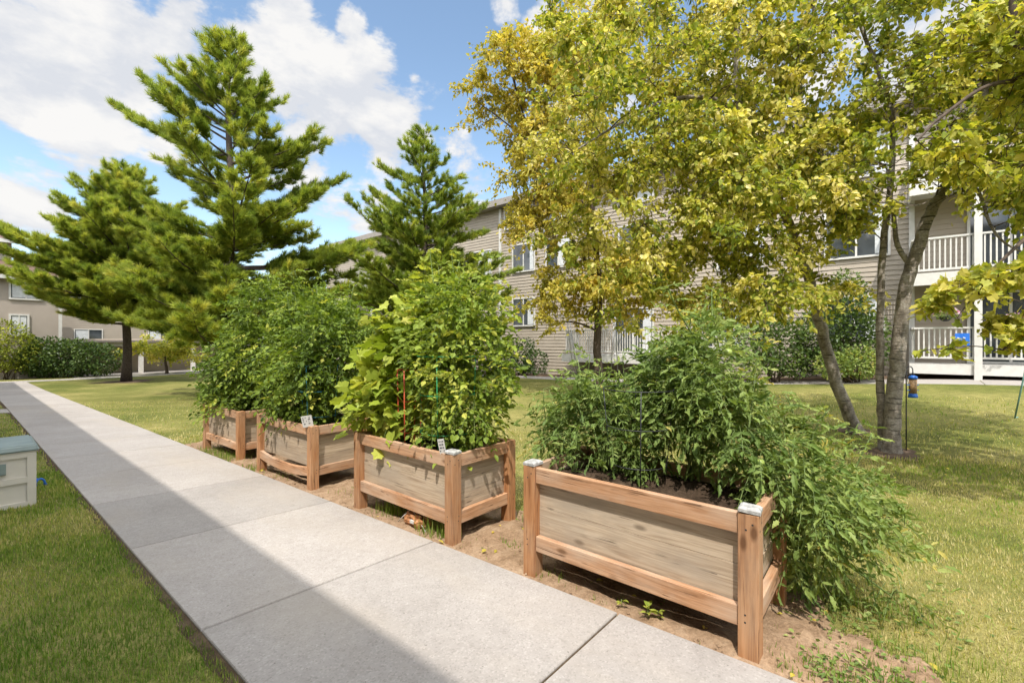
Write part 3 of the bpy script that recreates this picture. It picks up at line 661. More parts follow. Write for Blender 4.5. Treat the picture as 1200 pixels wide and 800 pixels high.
# ------------------------------------------------------------------ deck box and the blue tool
def deck_box():
    z0 = tz(.1, 6.6) - .01; t = thing('storage_box', (-.17, 6.66, z0), 'cream resin storage box with grey green lid beside the walk', 'storage box')
    w, dp, h = 1.20, .66, .53
    b = MB(); b.box((-w/2, -dp/2, 0), (w/2, dp/2, h)); 
    fr = -dp/2
    # raised frame ribs on the front and the right end
    for (x0, x1, a, c) in ((-w/2, w/2, 0, .055), (-w/2, w/2, .235, .29), (-w/2, w/2, h-.055, h)): b.box((x0-.012, fr-.018, a), (x1+.012, fr-.0005, c))
    for x in (-w/2-.012, -.2, .14, w/2-.045): b.box((x, fr-.0175, .0555), (x+.057, fr-.0006, h-.0555))
    for (a, c) in ((0, .055), (h-.055, h)): b.box((w/2+.0005, -dp/2, a), (w/2+.018, dp/2, c))
    for y in (-dp/2+.001, dp/2-.057): b.box((w/2+.0006, y, .0555), (w/2+.0175, y+.056, h-.0555))
    b.build('body', M['cream'], t)
    bm = bmesh.new(); bmesh.ops.create_cube(bm, size=1); bmesh.ops.scale(bm, vec=(w+.09, dp+.09, .06), verts=bm.verts)
    for v in bm.verts:
        if v.co.z > 0: v.co.x *= .96; v.co.y *= .93
    bmesh.ops.bevel(bm, geom=list(bm.edges), offset=.014, segments=3, affect='EDGES')
    me = bpy.data.meshes.new('lid'); bm.to_mesh(me); bm.free(); me.materials.append(M['lid']); o = bpy.data.objects.new('lid', me); COL.objects.link(o); o.parent = t; o.location = (0, 0, h+.032)
    b = MB(); b.box((.20, fr-.026, .34), (.42, fr-.02, .44)); b.box((.20, fr-.02, .335), (.42, fr-.0005, .345)); b.build('latch', M['lid'], t)
deck_box()
def blue_tool():
    x, y = .53, 7.12; t = MB(); a = np.linspace(0, math.pi, 14)
    t.tube(np.stack([.07*np.cos(a), 0*a, .03+.10*np.sin(a)], 1), .016, 8); t.tube([(-.07, 0, .02), (-.075, 0, .10), (-.04, 0, .15)], .026, 8); t.tube([(.07, 0, .03), (.10, .02, .005)], .02, 8)
    o = t.build('garden_tool', M['blue'], None, True); o.location = (x, y, tz(x, y)+.02); o.rotation_euler = (0, 0, .5); o.scale = (.62, .62, .62)
    tag(o, 'small bright blue plastic tool in the grass beside the cream storage box', 'garden tool')
blue_tool()

# ------------------------------------------------------------------ broadleaf trees
def catmull(P, n=6):
    P = np.asarray(P, float); Q = np.vstack([2*P[0]-P[1], P, 2*P[-1]-P[-2]]); out = []
    for i in range(1, len(Q)-2):
        for t in np.linspace(0, 1, n, endpoint=False):
            a, b_, c, d = Q[i-1], Q[i], Q[i+1], Q[i+2]
            out.append(.5*((2*b_) + (c-a)*t + (2*a-5*b_+4*c-d)*t*t + (3*b_-a-3*c+d)*t**3))
    out.append(P[-1]); return np.array(out)
def broad_tree(name, label, cat, trunks, lobes, nclump, nleaf, leaf, lmat, bmat, tmpl=DIAMOND, tmean=.5, tsd=.16, twigs=5, clump_r=.45, hang=.6, brad=.03, group=None, topy=.0, fill=.4, bare=0):
    """trunks: list of (points, r0, r1); the first point of the first trunk is the base"""
    base = np.array(trunks[0][0][0]); t = thing(name, base, label, cat, group=group)
    TP = []; TR = []
    for i, (pts, r0, r1) in enumerate(trunks):
        P = catmull(pts); r = np.linspace(r0, r1, len(P)); 
        if i == 0 or r0 > .07: r[0] *= 1.45; r[1] *= 1.2
        P = P + rng.normal(0, .10, P.shape)*r[:, None]
        b = MB(); b.tube(P - base, r, 12); b.build('trunk', bmat, t, True); TP.append(P); TR.append(r)
    TPa = np.concatenate(TP); TRa = np.concatenate(TR)
    C, D, rr = lobe_points(lobes, nclump + bare, fill)
    tb = MB(); lb = MB(); 
    per = max(1, nleaf//nclump)
    order = np.argsort(np.linalg.norm(C[:, None]-TPa[None], axis=2).min(1)); skel = TPa.copy(); skr = TRa.copy()
    for qi, ci in enumerate(order):
        c = C[ci]; d = np.linalg.norm(skel - c, axis=1) + np.maximum(0, skel[:, 2]-c[2]+.05)*1.6 
        j = int(np.argmin(d)); a = skel[j]; ln = np.linalg.norm(c-a); r0 = min(skr[j]*.7, brad*(.35+.35*ln))
        m = (a+c)/2 + np.array([0, 0, .16*ln]) + rng.normal(0, .09*ln, 3)
        P = bez(a, m, c, 8); r = np.linspace(r0, max(.004, r0*.35), 8); tb.tube(P - base, r, 5, cap=False)
        skel = np.vstack([skel, P[2:]]); skr = np.r_[skr, r[2:]]
        cr = clump_r*rng.uniform(.6, 1.35)
        ctint = tmean + rng.normal(0, tsd*.7)
        for k in range(twigs):
            dv = unit(rdir(1)[0]*np.array([1, 1, .55]) + unit(c-a)*.5); e = c + dv*cr*rng.uniform(.7, 1.3) - np.array([0, 0, hang*cr*.55])
            mm = (c+e)/2 + np.array([0, 0, hang*cr*.35]); Q = bez(c, mm, e, 6); tb.tube(Q - base, np.linspace(.006, .0025, 6), 3, cap=False)
            if ci >= nclump: continue
            nl = max(1, int(per/twigs*rng.uniform(.6, 1.4))); u = rng.uniform(.05, 1.05, nl)
            i0 = np.clip((u*5).astype(int), 0, 4); f = u*5 - i0
            p = Q[i0]*(1-f)[:, None] + Q[i0+1]*f[:, None] + rng.normal(0, .06*cr+.015, (nl, 3))
            A = rdir(nl)*.9 + np.array([0, 0, -hang]) + dv*.5; N = rdir(nl)*.8 + np.array([0, 0, .8])
            s = leaf*rng.uniform(.45, 1.4, nl)
            lb.leaves(p - base, A, N, s, s*rng.uniform(.55, .8, nl), tmpl, np.clip(ctint + rng.normal(0, tsd, nl), 0, 1))
    lb.build('crown', lmat, t); tb.build('branches', M['twig'] if bmat is not M['birch'] else M['twig'], t, True)
    return t
def lobe(px, py, d, rw, rh, rd=None, w=1): return (at(px, py, d), np.array([rw, rd or rw, rh]), w)
def gp(px, py, d):
    p = at(px, py, d); return np.array([p[0], p[1], tz(p[0], p[1]) - .05])

# leaning birch = the large yellow green crown in the middle
broad_tree('birch_tree', 'large yellow green birch with a single leaning trunk behind the nearest planter', 'tree',
    [([gp(1006, 508, 8.15), at(985, 462, 8.1), at(962, 385, 8.0), at(945, 320, 7.9), at(915, 240, 7.8), at(880, 175, 7.7), at(864, 100, 7.6), at(864, 0, 7.6), at(858, -120, 7.6)], .105, .035),
     ([at(878, 172, 7.7), at(850, 122, 7.5), at(790, 116, 7.2), at(735, 140, 7.0), at(672, 178, 6.9)], .05, .012),
     ([at(900, 210, 7.75), at(930, 130, 7.9), at(950, 40, 8.0), at(960, -60, 8.1)], .05, .015)],
    [lobe(850, 110, 7.6, 1.7, 1.6), lobe(730, 130, 7.1, 1.45, 1.35), lobe(900, 215, 7.4, 1.35, 1.1), lobe(790, 300, 7.0, 1.25, .85), lobe(850, 345, 7.0, 1.1, .55), lobe(880, 20, 7.8, 1.35, 1.3),
     lobe(690, 40, 7.3, .95, .9), lobe(770, -40, 7.6, 1.5, 1.0), lobe(960, 270, 7.6, .55, .6), lobe(700, 250, 7.1, 1.0, 1.0), lobe(955, 320, 7.6, .5, .35, None, .9), lobe(900, 300, 7.2, .8, .8, None, 1.6), lobe(960, 210, 7.5, .75, .8, None, 1.4), lobe(840, 230, 7.0, 1.2, 1.1, None, 1.4), lobe(770, 360, 6.9, .8, .5, None, 1.3), lobe(905, 352, 7.0, .8, .38, None, 2.0), lobe(985, 335, 7.3, .3, .3, None, 2.0), lobe(830, 395, 6.9, .6, .25, None, 1.6), lobe(965, 160, 7.6, .6, .6, None, 1.6), lobe(985, 260, 7.4, .35, .4, None, 2), lobe(940, 60, 7.7, .7, .6, None, 1.0)],
    560, 74000, .079, M['birchleaf'], M['birch'], OVAL, .51, .24, 6, .38, .65, .032, topy=0)
# golden tree behind it
broad_tree('golden_tree', 'golden brown leaved tree standing before the white deck railing', 'tree',
    [([gp(702, 455, 15.2), at(700, 400, 15.2), at(702, 330, 15.2), at(694, 240, 15.1), at(692, 130, 15), at(690, 40, 15)], .15, .03),
     ([at(700, 330, 15.2), at(665, 270, 15), at(640, 222, 14.9), at(612, 130, 14.7), at(592, 60, 14.6)], .07, .02),
     ([at(697, 260, 15.2), at(655, 200, 15), at(600, 150, 14.8), at(560, 120, 14.6)], .05, .015)],
    [lobe(610, 110, 14.8, 1.75, 1.7), lobe(660, 200, 14.8, 2.0, 1.9), lobe(640, 260, 14.7, 1.4, 1.0), lobe(690, 330, 14.8, 1.7, 1.5), lobe(655, 355, 14.6, 1.0, .8), lobe(575, 100, 14.6, .85, .9, None, .8),
     lobe(690, 60, 15, 1.8, 1.6), lobe(740, 330, 15, 1.4, 1.6), lobe(612, 60, 14.7, .9, .8, None, .7)],
    390, 48000, .128, M['goldleaf'], M['twig'], DIAMOND, .52, .18, 5, .60, .6, .05)
# birch clump on the right
broad_tree('birch_tree', 'birch with two upright stems beside the bird feeder', 'tree',
    [([gp(1044, 533, 6.85), at(1046, 490, 6.85), at(1052, 420, 6.85), at(1060, 345, 6.8), at(1074, 295, 6.75), at(1090, 250, 6.7), at(1110, 214, 6.6), at(1128, 190, 6.5), at(1150, 130, 6.4), at(1158, 40, 6.4), at(1150, -80, 6.4)], .112, .03),
     ([gp(1035, 527, 7.0), at(1032, 470, 7.0), at(1031, 400, 7.0), at(1034, 300, 7.0), at(1043, 220, 7.0), at(1046, 140, 7.05), at(1030, 85, 7.1), at(1005, 20, 7.1), at(985, -60, 7.1)], .060, .02),
     ([at(1068, 312, 6.8), at(1052, 288, 6.85), at(1047, 250, 6.9), at(1040, 200, 6.95)], .04, .02),
     ([at(1108, 216, 6.6), at(1130, 212, 6.3), at(1148, 228, 6.1), at(1160, 262, 5.95), at(1178, 285, 5.85), at(1210, 300, 5.8)], .03, .008),
     ([at(1108, 214, 6.6), at(1090, 235, 6.3), at(1060, 240, 6.0), at(1020, 215, 5.8)], .014, .005)],
    [lobe(1120, 40, 6.5, 1.2, .8, None, .8), lobe(1050, 20, 6.9, 1.0, .7, None, .55), lobe(1190, 130, 6.2, .8, 1.0), lobe(1110, 130, 6.3, .75, .45, None, .6), lobe(1050, 190, 6.5, .7, .45, None, .9), lobe(990, 200, 6.8, .55, .5, None, .8),
     lobe(1030, 275, 6.7, .35, .35, None, .5), lobe(1200, 230, 5.9, .6, .6), lobe(1260, 60, 6.2, 1.4, 1.6), lobe(1100, -110, 6.6, 2.0, 1.0), lobe(1300, 200, 6.3, 1.1, .9), lobe(980, 60, 7.0, .55, .6, None, .6), lobe(1150, 190, 6.1, .6, .5, None, 1.8), lobe(1080, 100, 6.6, .8, .6, None, 1.0), lobe(1010, 130, 6.9, .6, .5, None, 1.2), lobe(1185, 60, 6.2, .7, .6, None, 1.6), lobe(1020, 240, 6.6, .45, .3, None, 1.5), lobe(1160, 225, 6.0, .55, .35, None, 4), lobe(1100, 190, 6.2, .5, .3, None, 3)],
    460, 38000, .080, M['birchgreen'], M['birch'], OVAL, .58, .2, 5, .36, .5, .018, bare=110)
# near tree at the right, trunk just outside the picture; its drooping sprays hang into view
broad_tree('birch_tree', 'near tree at the right edge with drooping sprays of big leaves before the balconies', 'tree',
    [([gp(1345, 560, 5.0), at(1335, 400, 5.0), at(1310, 200, 4.9), at(1225, 110, 4.8), at(1192, 40, 4.8), at(1185, -100, 4.8)], .10, .035),
     ([at(1300, 240, 4.9), at(1240, 250, 4.6), at(1190, 290, 4.3), at(1150, 330, 4.2)], .03, .008),
     ([at(1310, 320, 4.9), at(1250, 340, 4.5), at(1205, 380, 4.2), at(1175, 410, 4.1)], .025, .008),
     ([at(1220, 95, 4.8), at(1160, 100, 4.5), at(1100, 140, 4.3), at(1075, 165, 4.2)], .025, .008)],
    [lobe(1165, 330, 4.2, .36, .15, None, 30), lobe(1120, 345, 4.15, .22, .12, None, 40), lobe(1190, 392, 4.1, .20, .18, None, 45), lobe(1160, 190, 4.3, .42, .22, None, 14), lobe(1100, 170, 4.25, .25, .12, None, 30), lobe(1210, 90, 4.6, .5, .4, None, 8), lobe(1185, 30, 4.6, .45, .35, None, 8),
     lobe(1225, 200, 4.5, .4, .5, None, 5), lobe(1130, 50, 4.6, .3, .25, None, 8), lobe(1110, 408, 4.15, .05, .05, None, 200), lobe(1260, 330, 4.5, .5, .5, None, 4), lobe(1300, 60, 5, 1, 1),
     (V3(5.3, -2.4, 4.9), V3(1.3, 1.3, .8), 2.2), (V3(4.7, -3.5, 5.3), V3(1.2, 1.2, .8), 2.0), (V3(6.5, -2.3, 5.2), V3(1.1, 1.1, .8), 2.2), (V3(6.2, -3.6, 4.6), V3(1.2, 1.2, .9), 1.6)],
    430, 18000, .070, M['birchgreen'], M['twig'], PALM, .72, .17, 4, .17, .55, .013)
# small tree before the carport
broad_tree('small_tree', 'small round yellow green tree in front of the carport', 'tree',
    [([gp(196, 445, 33), at(194, 425, 33), at(193, 408, 33), at(192, 398, 33)], .10, .05)], [lobe(182, 411, 33, 2.0, .6), lobe(212, 413, 33, 1.7, .5), lobe(196, 404, 33, 2, .5)], 60, 4500, .19, M['birchleaf'], M['twig'], DIAMOND, .5, .16, 5, .55, .5)

# ------------------------------------------------------------------ pines
def pine(label, base, H, prof, r0, seed, n_whorl=16, low=1.6, dens=1.0, tuft=.20, lean=(0, 0), tmean=.5, skip=.2):
    """prof(f, s): reach of a branch at height fraction f; s in -1..1 is how far it points to the camera's right"""
    r = np.random.default_rng(seed); base = np.array(base); t = thing('pine_tree', base, label, 'tree', group='pine trees on the lawn')
    n = 14; hs = np.linspace(0, H, n); P = np.stack([lean[0]*(hs/H)**2 + .05*np.sin(hs), lean[1]*(hs/H)**2 + .05*np.cos(hs*1.3), hs], 1); P[0, 2] = -.1
    b = MB(); rad = r0*(1-hs/H)**.8+.015; rad[0] *= 1.25; b.tube(P, rad, 12); b.build('trunk', M['pinebark'], t, True)
    bb = MB(); PP = []; AA = []; TT = []
    def trunkpt(h): return np.array([np.interp(h, hs, P[:, i]) for i in range(3)])
    hw = low
    while hw < H*.985:
        f = hw/H; nb = int(r.integers(4, 7)) + (2 if f < .36 else 0)
        a0 = r.uniform(0, 6.28)
        for k in range(nb):
            if f > .45 and r.random() < skip: continue
            az = a0 + 2*math.pi*k/nb + r.normal(0, .25); dirh = np.array([math.cos(az), math.sin(az), 0]); s = dirh @ RT
            L = prof(f, s)*r.uniform(.5, 1.13)
            if L < .15: continue
            rise = L*((.0 + .7*f**1.5) + r.normal(0, .08)); h0 = hw + r.normal(0, .12)
            a = trunkpt(h0); e = a + dirh*L + np.array([0, 0, rise]); m = (a+e)/2 + np.array([0, 0, -.05*L]) + r.normal(0, .05*L, 3)
            e = e + np.array([0, 0, .10*L]); nn = 10; Q = bez(a, m, e, nn); bb.tube(Q, np.linspace(.018+.011*L, .006, nn), 5, cap=False)
            # side shoots
            ns = int(max(3, L*5.2*dens)); 
            for q in range(ns):
                u = r.uniform(.22, 1.0); iu = min(int(u*(nn-1)), nn-2); fu = u*(nn-1)-iu; p0 = Q[iu]*(1-fu)+Q[iu+1]*fu
                tang = unit(Q[iu+1]-Q[iu]); side = unit(np.cross(tang, [0, 0, 1]))*(1 if q % 2 else -1)
                sl = (.22 + .30*L*(1-u)*.8 + .12)*r.uniform(.6, 1.3)
                dv = unit(tang*.75 + side*r.uniform(.2, 1.0) + np.array([0, 0, r.uniform(-.05, .40)])); p1 = p0 + dv*sl
                bb.tube([p0, (p0+p1)/2+np.array([0, 0, .02]), p1], [.007, .005, .003], 3, cap=False)
                nt = max(2, int(sl/.085)); uu = r.uniform(.15, 1.0, nt); uu[0] = 1
                PP.append(p0 + (p1-p0)*uu[:, None] + r.normal(0, .03, (nt, 3)))
                AA.append(dv*1.0 + np.array([0, 0, .35]) + r.normal(0, .35, (nt, 3))); TT.append(np.clip(tmean + .16*r.normal() + r.normal(0, .10, nt) + .12*(u-.6), 0, 1))
        hw += (H/n_whorl)*(1.05-.45*f)*r.uniform(.7, 1.25)*.62
    # leader tuft
    PP.append(trunkpt(H) + r.normal(0, .08, (14, 3)) + np.stack([0*r.random(14), 0*r.random(14), r.uniform(-.6, .1, 14)], 1)); AA.append(np.array([0, 0, 1.0]) + r.normal(0, .4, (14, 3))); TT.append(np.full(14, .6))
    PP = np.concatenate(PP); AA = np.concatenate(AA); TT = np.concatenate(TT); m = MB()
    Nn = r.normal(size=PP.shape); m.leaves(PP, AA, Nn, tuft*r.uniform(.75, 1.25, len(PP)), tuft*r.uniform(.75, 1.25, len(PP)), TUFT, TT)
    m.build('needles', M['pine'], t); bb.build('branches', M['pinebark'], t, True); print('tufts', len(PP)); return t
def pr(fs, left, right, mid=None):
    def f(x, s):
        l = np.interp(x, fs, left); q = np.interp(x, fs, right); m = np.interp(x, fs, mid) if mid is not None else (l+q)/2
        return float(m + (q-m)*max(0, s)**1.2 + (l-m)*max(0, -s)**1.2)
    return f
pb = at(270, 462, 17.2); pine('tallest pine, in the middle of the row above the far planters', (pb[0], pb[1], tz(pb[0], pb[1])), 13.5,
     pr([0, .14, .25, .38, .5, .58, .64, .70, .8, .9, 1], [3.8, 4.4, 4.6, 3.4, 2.3, 2.6, 5.0, 2.6, 1.9, 1.1, .2], [4.2, 5.0, 5.0, 4.6, 4.2, 3.8, 3.7, 2.3, 1.4, .7, .2], [3.8, 4.2, 4.2, 3.2, 2.6, 2.4, 2.6, 1.9, 1.3, .7, .2]), .24, 5, 15, 2.3, 2.35, .245, (-.05, 0), .58, .22)
pa = at(148, 447, 26); pine('wide low pine nearest the red roofed house at the left', (pa[0], pa[1], tz(pa[0], pa[1])), 12.2,
     pr([0, .12, .25, .38, .5, .62, .75, .88, 1], [3.4, 4.0, 4.5, 5.4, 7.2, 3.6, 2.2, 1.4, .3], [4.5, 5.2, 5.2, 5.0, 4.4, 3.2, 2.2, 1.3, .3]), .22, 11, 19, 3.3, 2.1, .29, tmean=.60, skip=.05)
pc = at(497, 445, 20.5); pine('slender pine standing right of the tallest pine, before the apartment building', (pc[0], pc[1], tz(pc[0], pc[1])), 11.3,
     pr([0, .15, .3, .45, .6, .72, .82, .92, 1], [4.4, 4.9, 4.2, 3.3, 2.9, 2.0, 1.3, .7, .2], [3.8, 4.3, 4.0, 3.4, 2.6, 1.7, 1.1, .6, .2]), .20, 23, 15, 1.2, 2.2, .22, tmean=.50, skip=.28)

# ------------------------------------------------------------------ hedges and shrubs
def shrub(name, label, cat, lobes, n, leaf, mat, tmean, base, group=None, tmpl=DIAMOND):
    t = thing(name, base, label, cat, group=group); base = np.array(base); b = MB(); P, D, r = lobe_points(lobes, n, .22)
    k = lumpy(P, 3.1) + .4*rng.normal(size=len(P)) > -.4; P, D = P[k], D[k]; P[:, 2] = np.maximum(P[:, 2], TZ(P[:, 0], P[:, 1])+.03)
    A = D + rng.normal(0, .6, P.shape); N = D*.4 + rng.normal(0, .6, P.shape) + np.array([0, 0, .6]); s = leaf*rng.uniform(.6, 1.3, len(P))
    b.leaves(P - base, A, N, s, s*.62, tmpl, np.clip(tmean + .22*lumpy(P, 2.3) + rng.normal(0, .17, len(P)), 0, 1)); b.build('foliage', mat, t)
    sb = MB()
    for i in range(8):
        c = lobes[i % len(lobes)]; e = np.array(c[0]) + rdir(1)[0]*np.array(c[1])*.7; a = base + np.array([rng.normal(0, .15), rng.normal(0, .15), 0]); a[2] = tz(a[0], a[1])
        sb.tube(bez(a, (a+e)/2+[0, 0, .2], e, 6) - base, np.linspace(.03, .008, 6), 5)
    sb.build('stem', M['twig'], t, True); return t
def W3(px, py, d, rx, ry, rz): return (at(px, py, d), np.array([rx, ry, rz]), 1)
shrub('hedge', 'dark green rounded hedge at the end of the walk', 'hedge', [W3(60, 418, 30, 1.6, 1.2, 1.3), W3(88, 419, 30.5, 1.7, 1.2, 1.25), W3(115, 421, 31, 1.3, 1.1, 1.1), W3(40, 422, 29.5, 1.0, 1, 1.0)], 9000, .17, M['hedge'], .5, gp(85, 440, 30.5))
shrub('hedge', 'yellow green hedge at the left edge beyond the walk', 'hedge', [W3(5, 405, 28.5, 1.4, 1.2, 1.6), W3(22, 412, 28.8, 1.1, 1.0, 1.2), W3(-25, 400, 28.5, 1.8, 1.2, 1.9)], 7000, .17, M['hedgeyellow'], .5, gp(10, 440, 28.6))
GS = 'shrubs along the apartment wall'
shrub('shrub', 'tall dark shrub at the wall between the birch trunks', 'shrub', [W3(985, 385, 14.6, .9, .9, 1.5), W3(1012, 400, 14.2, .7, .7, 1.1), W3(960, 400, 15, .9, .8, 1.1), W3(990, 345, 14.8, .6, .6, .8)], 9000, .11, M['hedge'], .55, gp(990, 442, 14.6), GS)
shrub('shrub', 'broad green shrub at the wall left of the leaning birch', 'shrub', [W3(915, 405, 15.5, 1.0, .9, 1.0), W3(885, 395, 16.2, .9, .9, 1.2), W3(935, 425, 15, .7, .6, .5)], 6500, .11, M['hedge'], .62, gp(910, 442, 15.5), GS)
shrub('shrub', 'small dark shrub at the wall behind the second planter', 'shrub', [W3(612, 415, 23.6, .8, .7, 1.0), W3(628, 424, 23.3, .7, .6, .6), W3(585, 418, 24.3, .9, .7, .9)], 3500, .13, M['hedge'], .35, gp(612, 437, 23.6), GS)
shrub('shrub', 'low bright shrub at the foot of the wall near the feeder', 'shrub', [W3(1008, 424, 13.8, .55, .5, .5), W3(975, 428, 14, .5, .5, .4)], 2600, .09, M['tomato'], .75, gp(1005, 441, 13.8), GS)

# ------------------------------------------------------------------ buildings
def lap_wall(b, u0, u1, z0, z1, o, ud, nd, lap=.165, depth=.028):
    o = np.array(o, float); ud = np.array(ud, float); nd = np.array(nd, float); n = int(math.ceil((z1-z0)/lap)); V = []; F = []
    for i in range(n):
        a = z0+i*lap; c = min(z1, a+lap); k = len(V)
        for (u, z, dd) in ((u0, a, depth), (u1, a, depth), (u1, c, 0.002), (u0, c, 0.002), (u0, a, .002), (u1, a, .002)):
            V.append(o + ud*u + nd*dd + np.array([0, 0, z]))
        F += [[k, k+1, k+2, k+3], [k+4, k+5, k+1, k]]
    b.add(V, F)
def window(parent, o, ud, nd, u0, u1, z0, z1, mull=1, blind=.5, fr=.07, curt=True):
    o = np.array(o, float); ud = np.array(ud, float); nd = np.array(nd, float)
    Mx = Matrix(((ud[0], nd[0], 0, o[0]), (ud[1], nd[1], 0, o[1]), (ud[2], nd[2], 1, o[2]), (0, 0, 0, 1)))
    b = MB(); d0, d1 = .0, .07
    b.box((u0-fr, d0, z0-fr), (u1+fr, d1+.02, z0), None, Mx); b.box((u0-fr, d0, z1), (u1+fr, d1, z1+fr), None, Mx)
    b.box((u0-fr, d0, z0), (u0, d1, z1), None, Mx); b.box((u1, d0, z0), (u1+fr, d1, z1), None, Mx)
    for i in range(mull):
        u = u0 + (u1-u0)*(i+1)/(mull+1); b.box((u-.03, d0, z0), (u+.03, d1-.01, z1), None, Mx)
    w = b.build('window', M['white'], parent)
    b = MB(); b.box((u0, .018, z0), (u1, .034, z1), None, Mx); p = b.build('pane', M['glass'], w)
    if curt:
        b = MB(); e = u0 + (u1-u0)*blind; b.box((u0+.05, .0345, z0+.04), (e, .037, z1-.03), None, Mx); b.build('curtain', M['curtain'], w)
    return w
def railing(b, p0, p1, zb, zt, step=.115, bw=.035, post=.09):
    p0 = np.array(p0, float); p1 = np.array(p1, float); d = p1-p0; L = np.linalg.norm(d); u = d/L; n = np.array([-u[1], u[0]])
    Mx = Matrix(((u[0], n[0], 0, p0[0]), (u[1], n[1], 0, p0[1]), (0, 0, 1, 0), (0, 0, 0, 1)))
    b.box((0, -.045, zt-.05), (L, .045, zt), None, Mx); b.box((0, -.03, zb), (L, .03, zb+.06), None, Mx)
    k = int(L/step)
    for i in range(1, k): x = L*i/k; b.box((x-bw/2, -bw/2, zb+.06), (x+bw/2, bw/2, zt-.05), None, Mx)

FX = 19.8
def apartment():
    t = thing('apartment_building', (FX, 8, 0), 'three storey tan sided apartment building with white balconies behind the trees', 'building')
    def part(b, name, m): 
        o = b.build(name, m, t); o.matrix_parent_inverse = Matrix.Translation((-FX, -8, 0)); return o
    inv = Matrix.Translation((-FX, -8, 0))
    b = MB(); lap_wall(b, 0, 46, -1.0, 9.2, (FX, -9, 0), (0, 1, 0), (-1, 0, 0)); b.box((FX+.02, -9, -1.2), (FX+11, 37, 9.2)); part(b, 'wall', M['siding'])
    b = MB(); o_ = .55; zf = 9.2
    V = [(FX-o_, -9.6, zf), (FX-o_, 37.6, zf), (FX+5.5, 37.6, zf+1.9), (FX+5.5, -9.6, zf+1.9), (FX+11.6, 37.6, zf), (FX+11.6, -9.6, zf)]
    V += [(x, y, z+.16) for (x, y, z) in V]
    b.add(V, [[6, 9, 8, 7], [9, 11, 10, 8], [0, 1, 2, 3], [3, 2, 4, 5], [0, 6, 7, 1], [4, 10, 11, 5]]); b.add([V[i] for i in (0, 3, 9, 6)] + [V[i] for i in (3, 5, 11, 9)], [[0, 1, 2, 3], [4, 5, 6, 7]])
    b.add([V[i] for i in (1, 7, 8, 2)] + [V[i] for i in (2, 8, 10, 4)], [[0, 1, 2, 3], [4, 5, 6, 7]]); part(b, 'roof', M['roof'])
    b = MB(); b.box((FX-.62, -9.6, 9.05), (FX-.56, 37.6, 9.4)); b.box((FX-.555, -9.6, 9.08), (FX, 37.6, 9.12)); part(b, 'fascia', M['trim'])
    O, U, N = (FX, 0, 0), (0, 1, 0), (-1.0, 0, 0); O = (FX-.012, 0, 0)
    # measured windows on the facade: (y0, y1, z0, z1)
    for (a, c, z0, z1) in ((12.55, 14.0, 5.3, 6.75), (14.85, 16.3, 5.3, 6.75), (12.6, 14.1, 7.8, 8.85), (15.0, 16.9, 7.8, 8.95), (14.85, 16.3, 2.3, 3.75), (18.0, 20.0, 5.3, 6.75),
                           (.05, 1.75, 4.35, 5.95), (.05, 1.75, 7.1, 8.6), (3.8, 5.4, 4.35, 5.95), (3.8, 5.4, 7.1, 8.6), (8.2, 9.8, 5.3, 6.75), (8.2, 9.8, 7.8, 8.9), (.2, 1.7, 1.5, 2.9), (4.6, 5.8, 1.2, 2.8), (22.5, 24, 5.3, 6.75), (22.5, 24, 7.8, 8.9)):
        w = window(t, O, U, N, a, c, z0, z1, 1, random.choice([.3, .5, .5, .0+.2])); w.matrix_parent_inverse = inv
    # small vent between the second floor windows
    b = MB(); b.box((FX-.06, 13.9, 7.1), (FX-.015, 14.25, 7.35)); part(b, 'vent', M['steel'])
    # low deck left of the birches
    def deck(y0, y1, x0, zt, rim, zr0, zr1, name='balcony', thick=.12):
        b = MB(); b.box((x0, y0, zt-thick), (FX-.02, y1, zt)); b.box((x0-.045, y0-.045, zt-rim), (x0-.003, y1+.045, zt+.02)); b.box((x0, y0-.045, zt-rim), (FX-.02, y0-.003, zt+.02)); b.box((x0, y1+.003, zt-rim), (FX-.02, y1+.045, zt+.02))
        d_ = part(b, name, M['white'])
        b = MB(); railing(b, (x0+.05, y0+.05), (x0+.05, y1-.05), zr0, zr1); railing(b, (x0+.1, y0+.05), (FX-.05, y0+.05), zr0, zr1); railing(b, (x0+.1, y1-.05), (FX-.05, y1-.05), zr0, zr1)
        b.build('railing', M['white'], d_); return d_
    deck(5.2, 12.0, 18.25, .80, .35, .92, 1.95, 'deck')
    deck(-7.5, -.5, 18.2, .72, .27, .90, 1.82, 'deck'); deck(-7.5, -.5, 18.2, 3.40, .34, 3.48, 4.46); deck(-7.5, -.5, 18.2, 6.1, .34, 6.18, 7.15)
    deck(20.5, 25.5, 18.3, 5.4, .35, 5.48, 6.5); deck(20.5, 25.5, 18.3, 2.7, .35, 2.78, 3.8); deck(28, 33, 18.3, 5.4, .35, 5.48, 6.5)
    for (y, z0, z1) in ((-1.9, .3, 6.1), (-4.7, .3, 6.1), (-7.4, .3, 6.1), (20.5, -.4, 5.3), (25.4, -.4, 5.3), (28, -.5, 5.3), (33, -.5, 5.3)):
        b = MB(); b.box((18.07 if y < 5 else 18.25, y-.08, z0), (18.153 if y < 5 else 18.33, y+.08, z1)); part(b, 'balcony_post', M['white'])
    # patio doors behind the balconies
    for (a, c, z0, z1) in ((-3.6, -1.9, .80, 2.85), (-3.6, -1.9, 3.5, 5.5), (-6.8, -5.0, .8, 2.85), (8.2, 10.0, .85, 2.9), (22, 24, 2.75, 4.8)):
        w = window(t, O, U, N, a, c, z0, z1, 1, .25); w.matrix_parent_inverse = inv; w.name = 'patio_door'
    b = MB(); b.box((FX-.09, 17.2, -.5), (FX-.015, 17.35, 9.0)); b.box((FX-.09, .0-.62, -.2), (FX-.015, -.48, 9.0)); part(b, 'downspout', M['white'])
    return t
apartment()

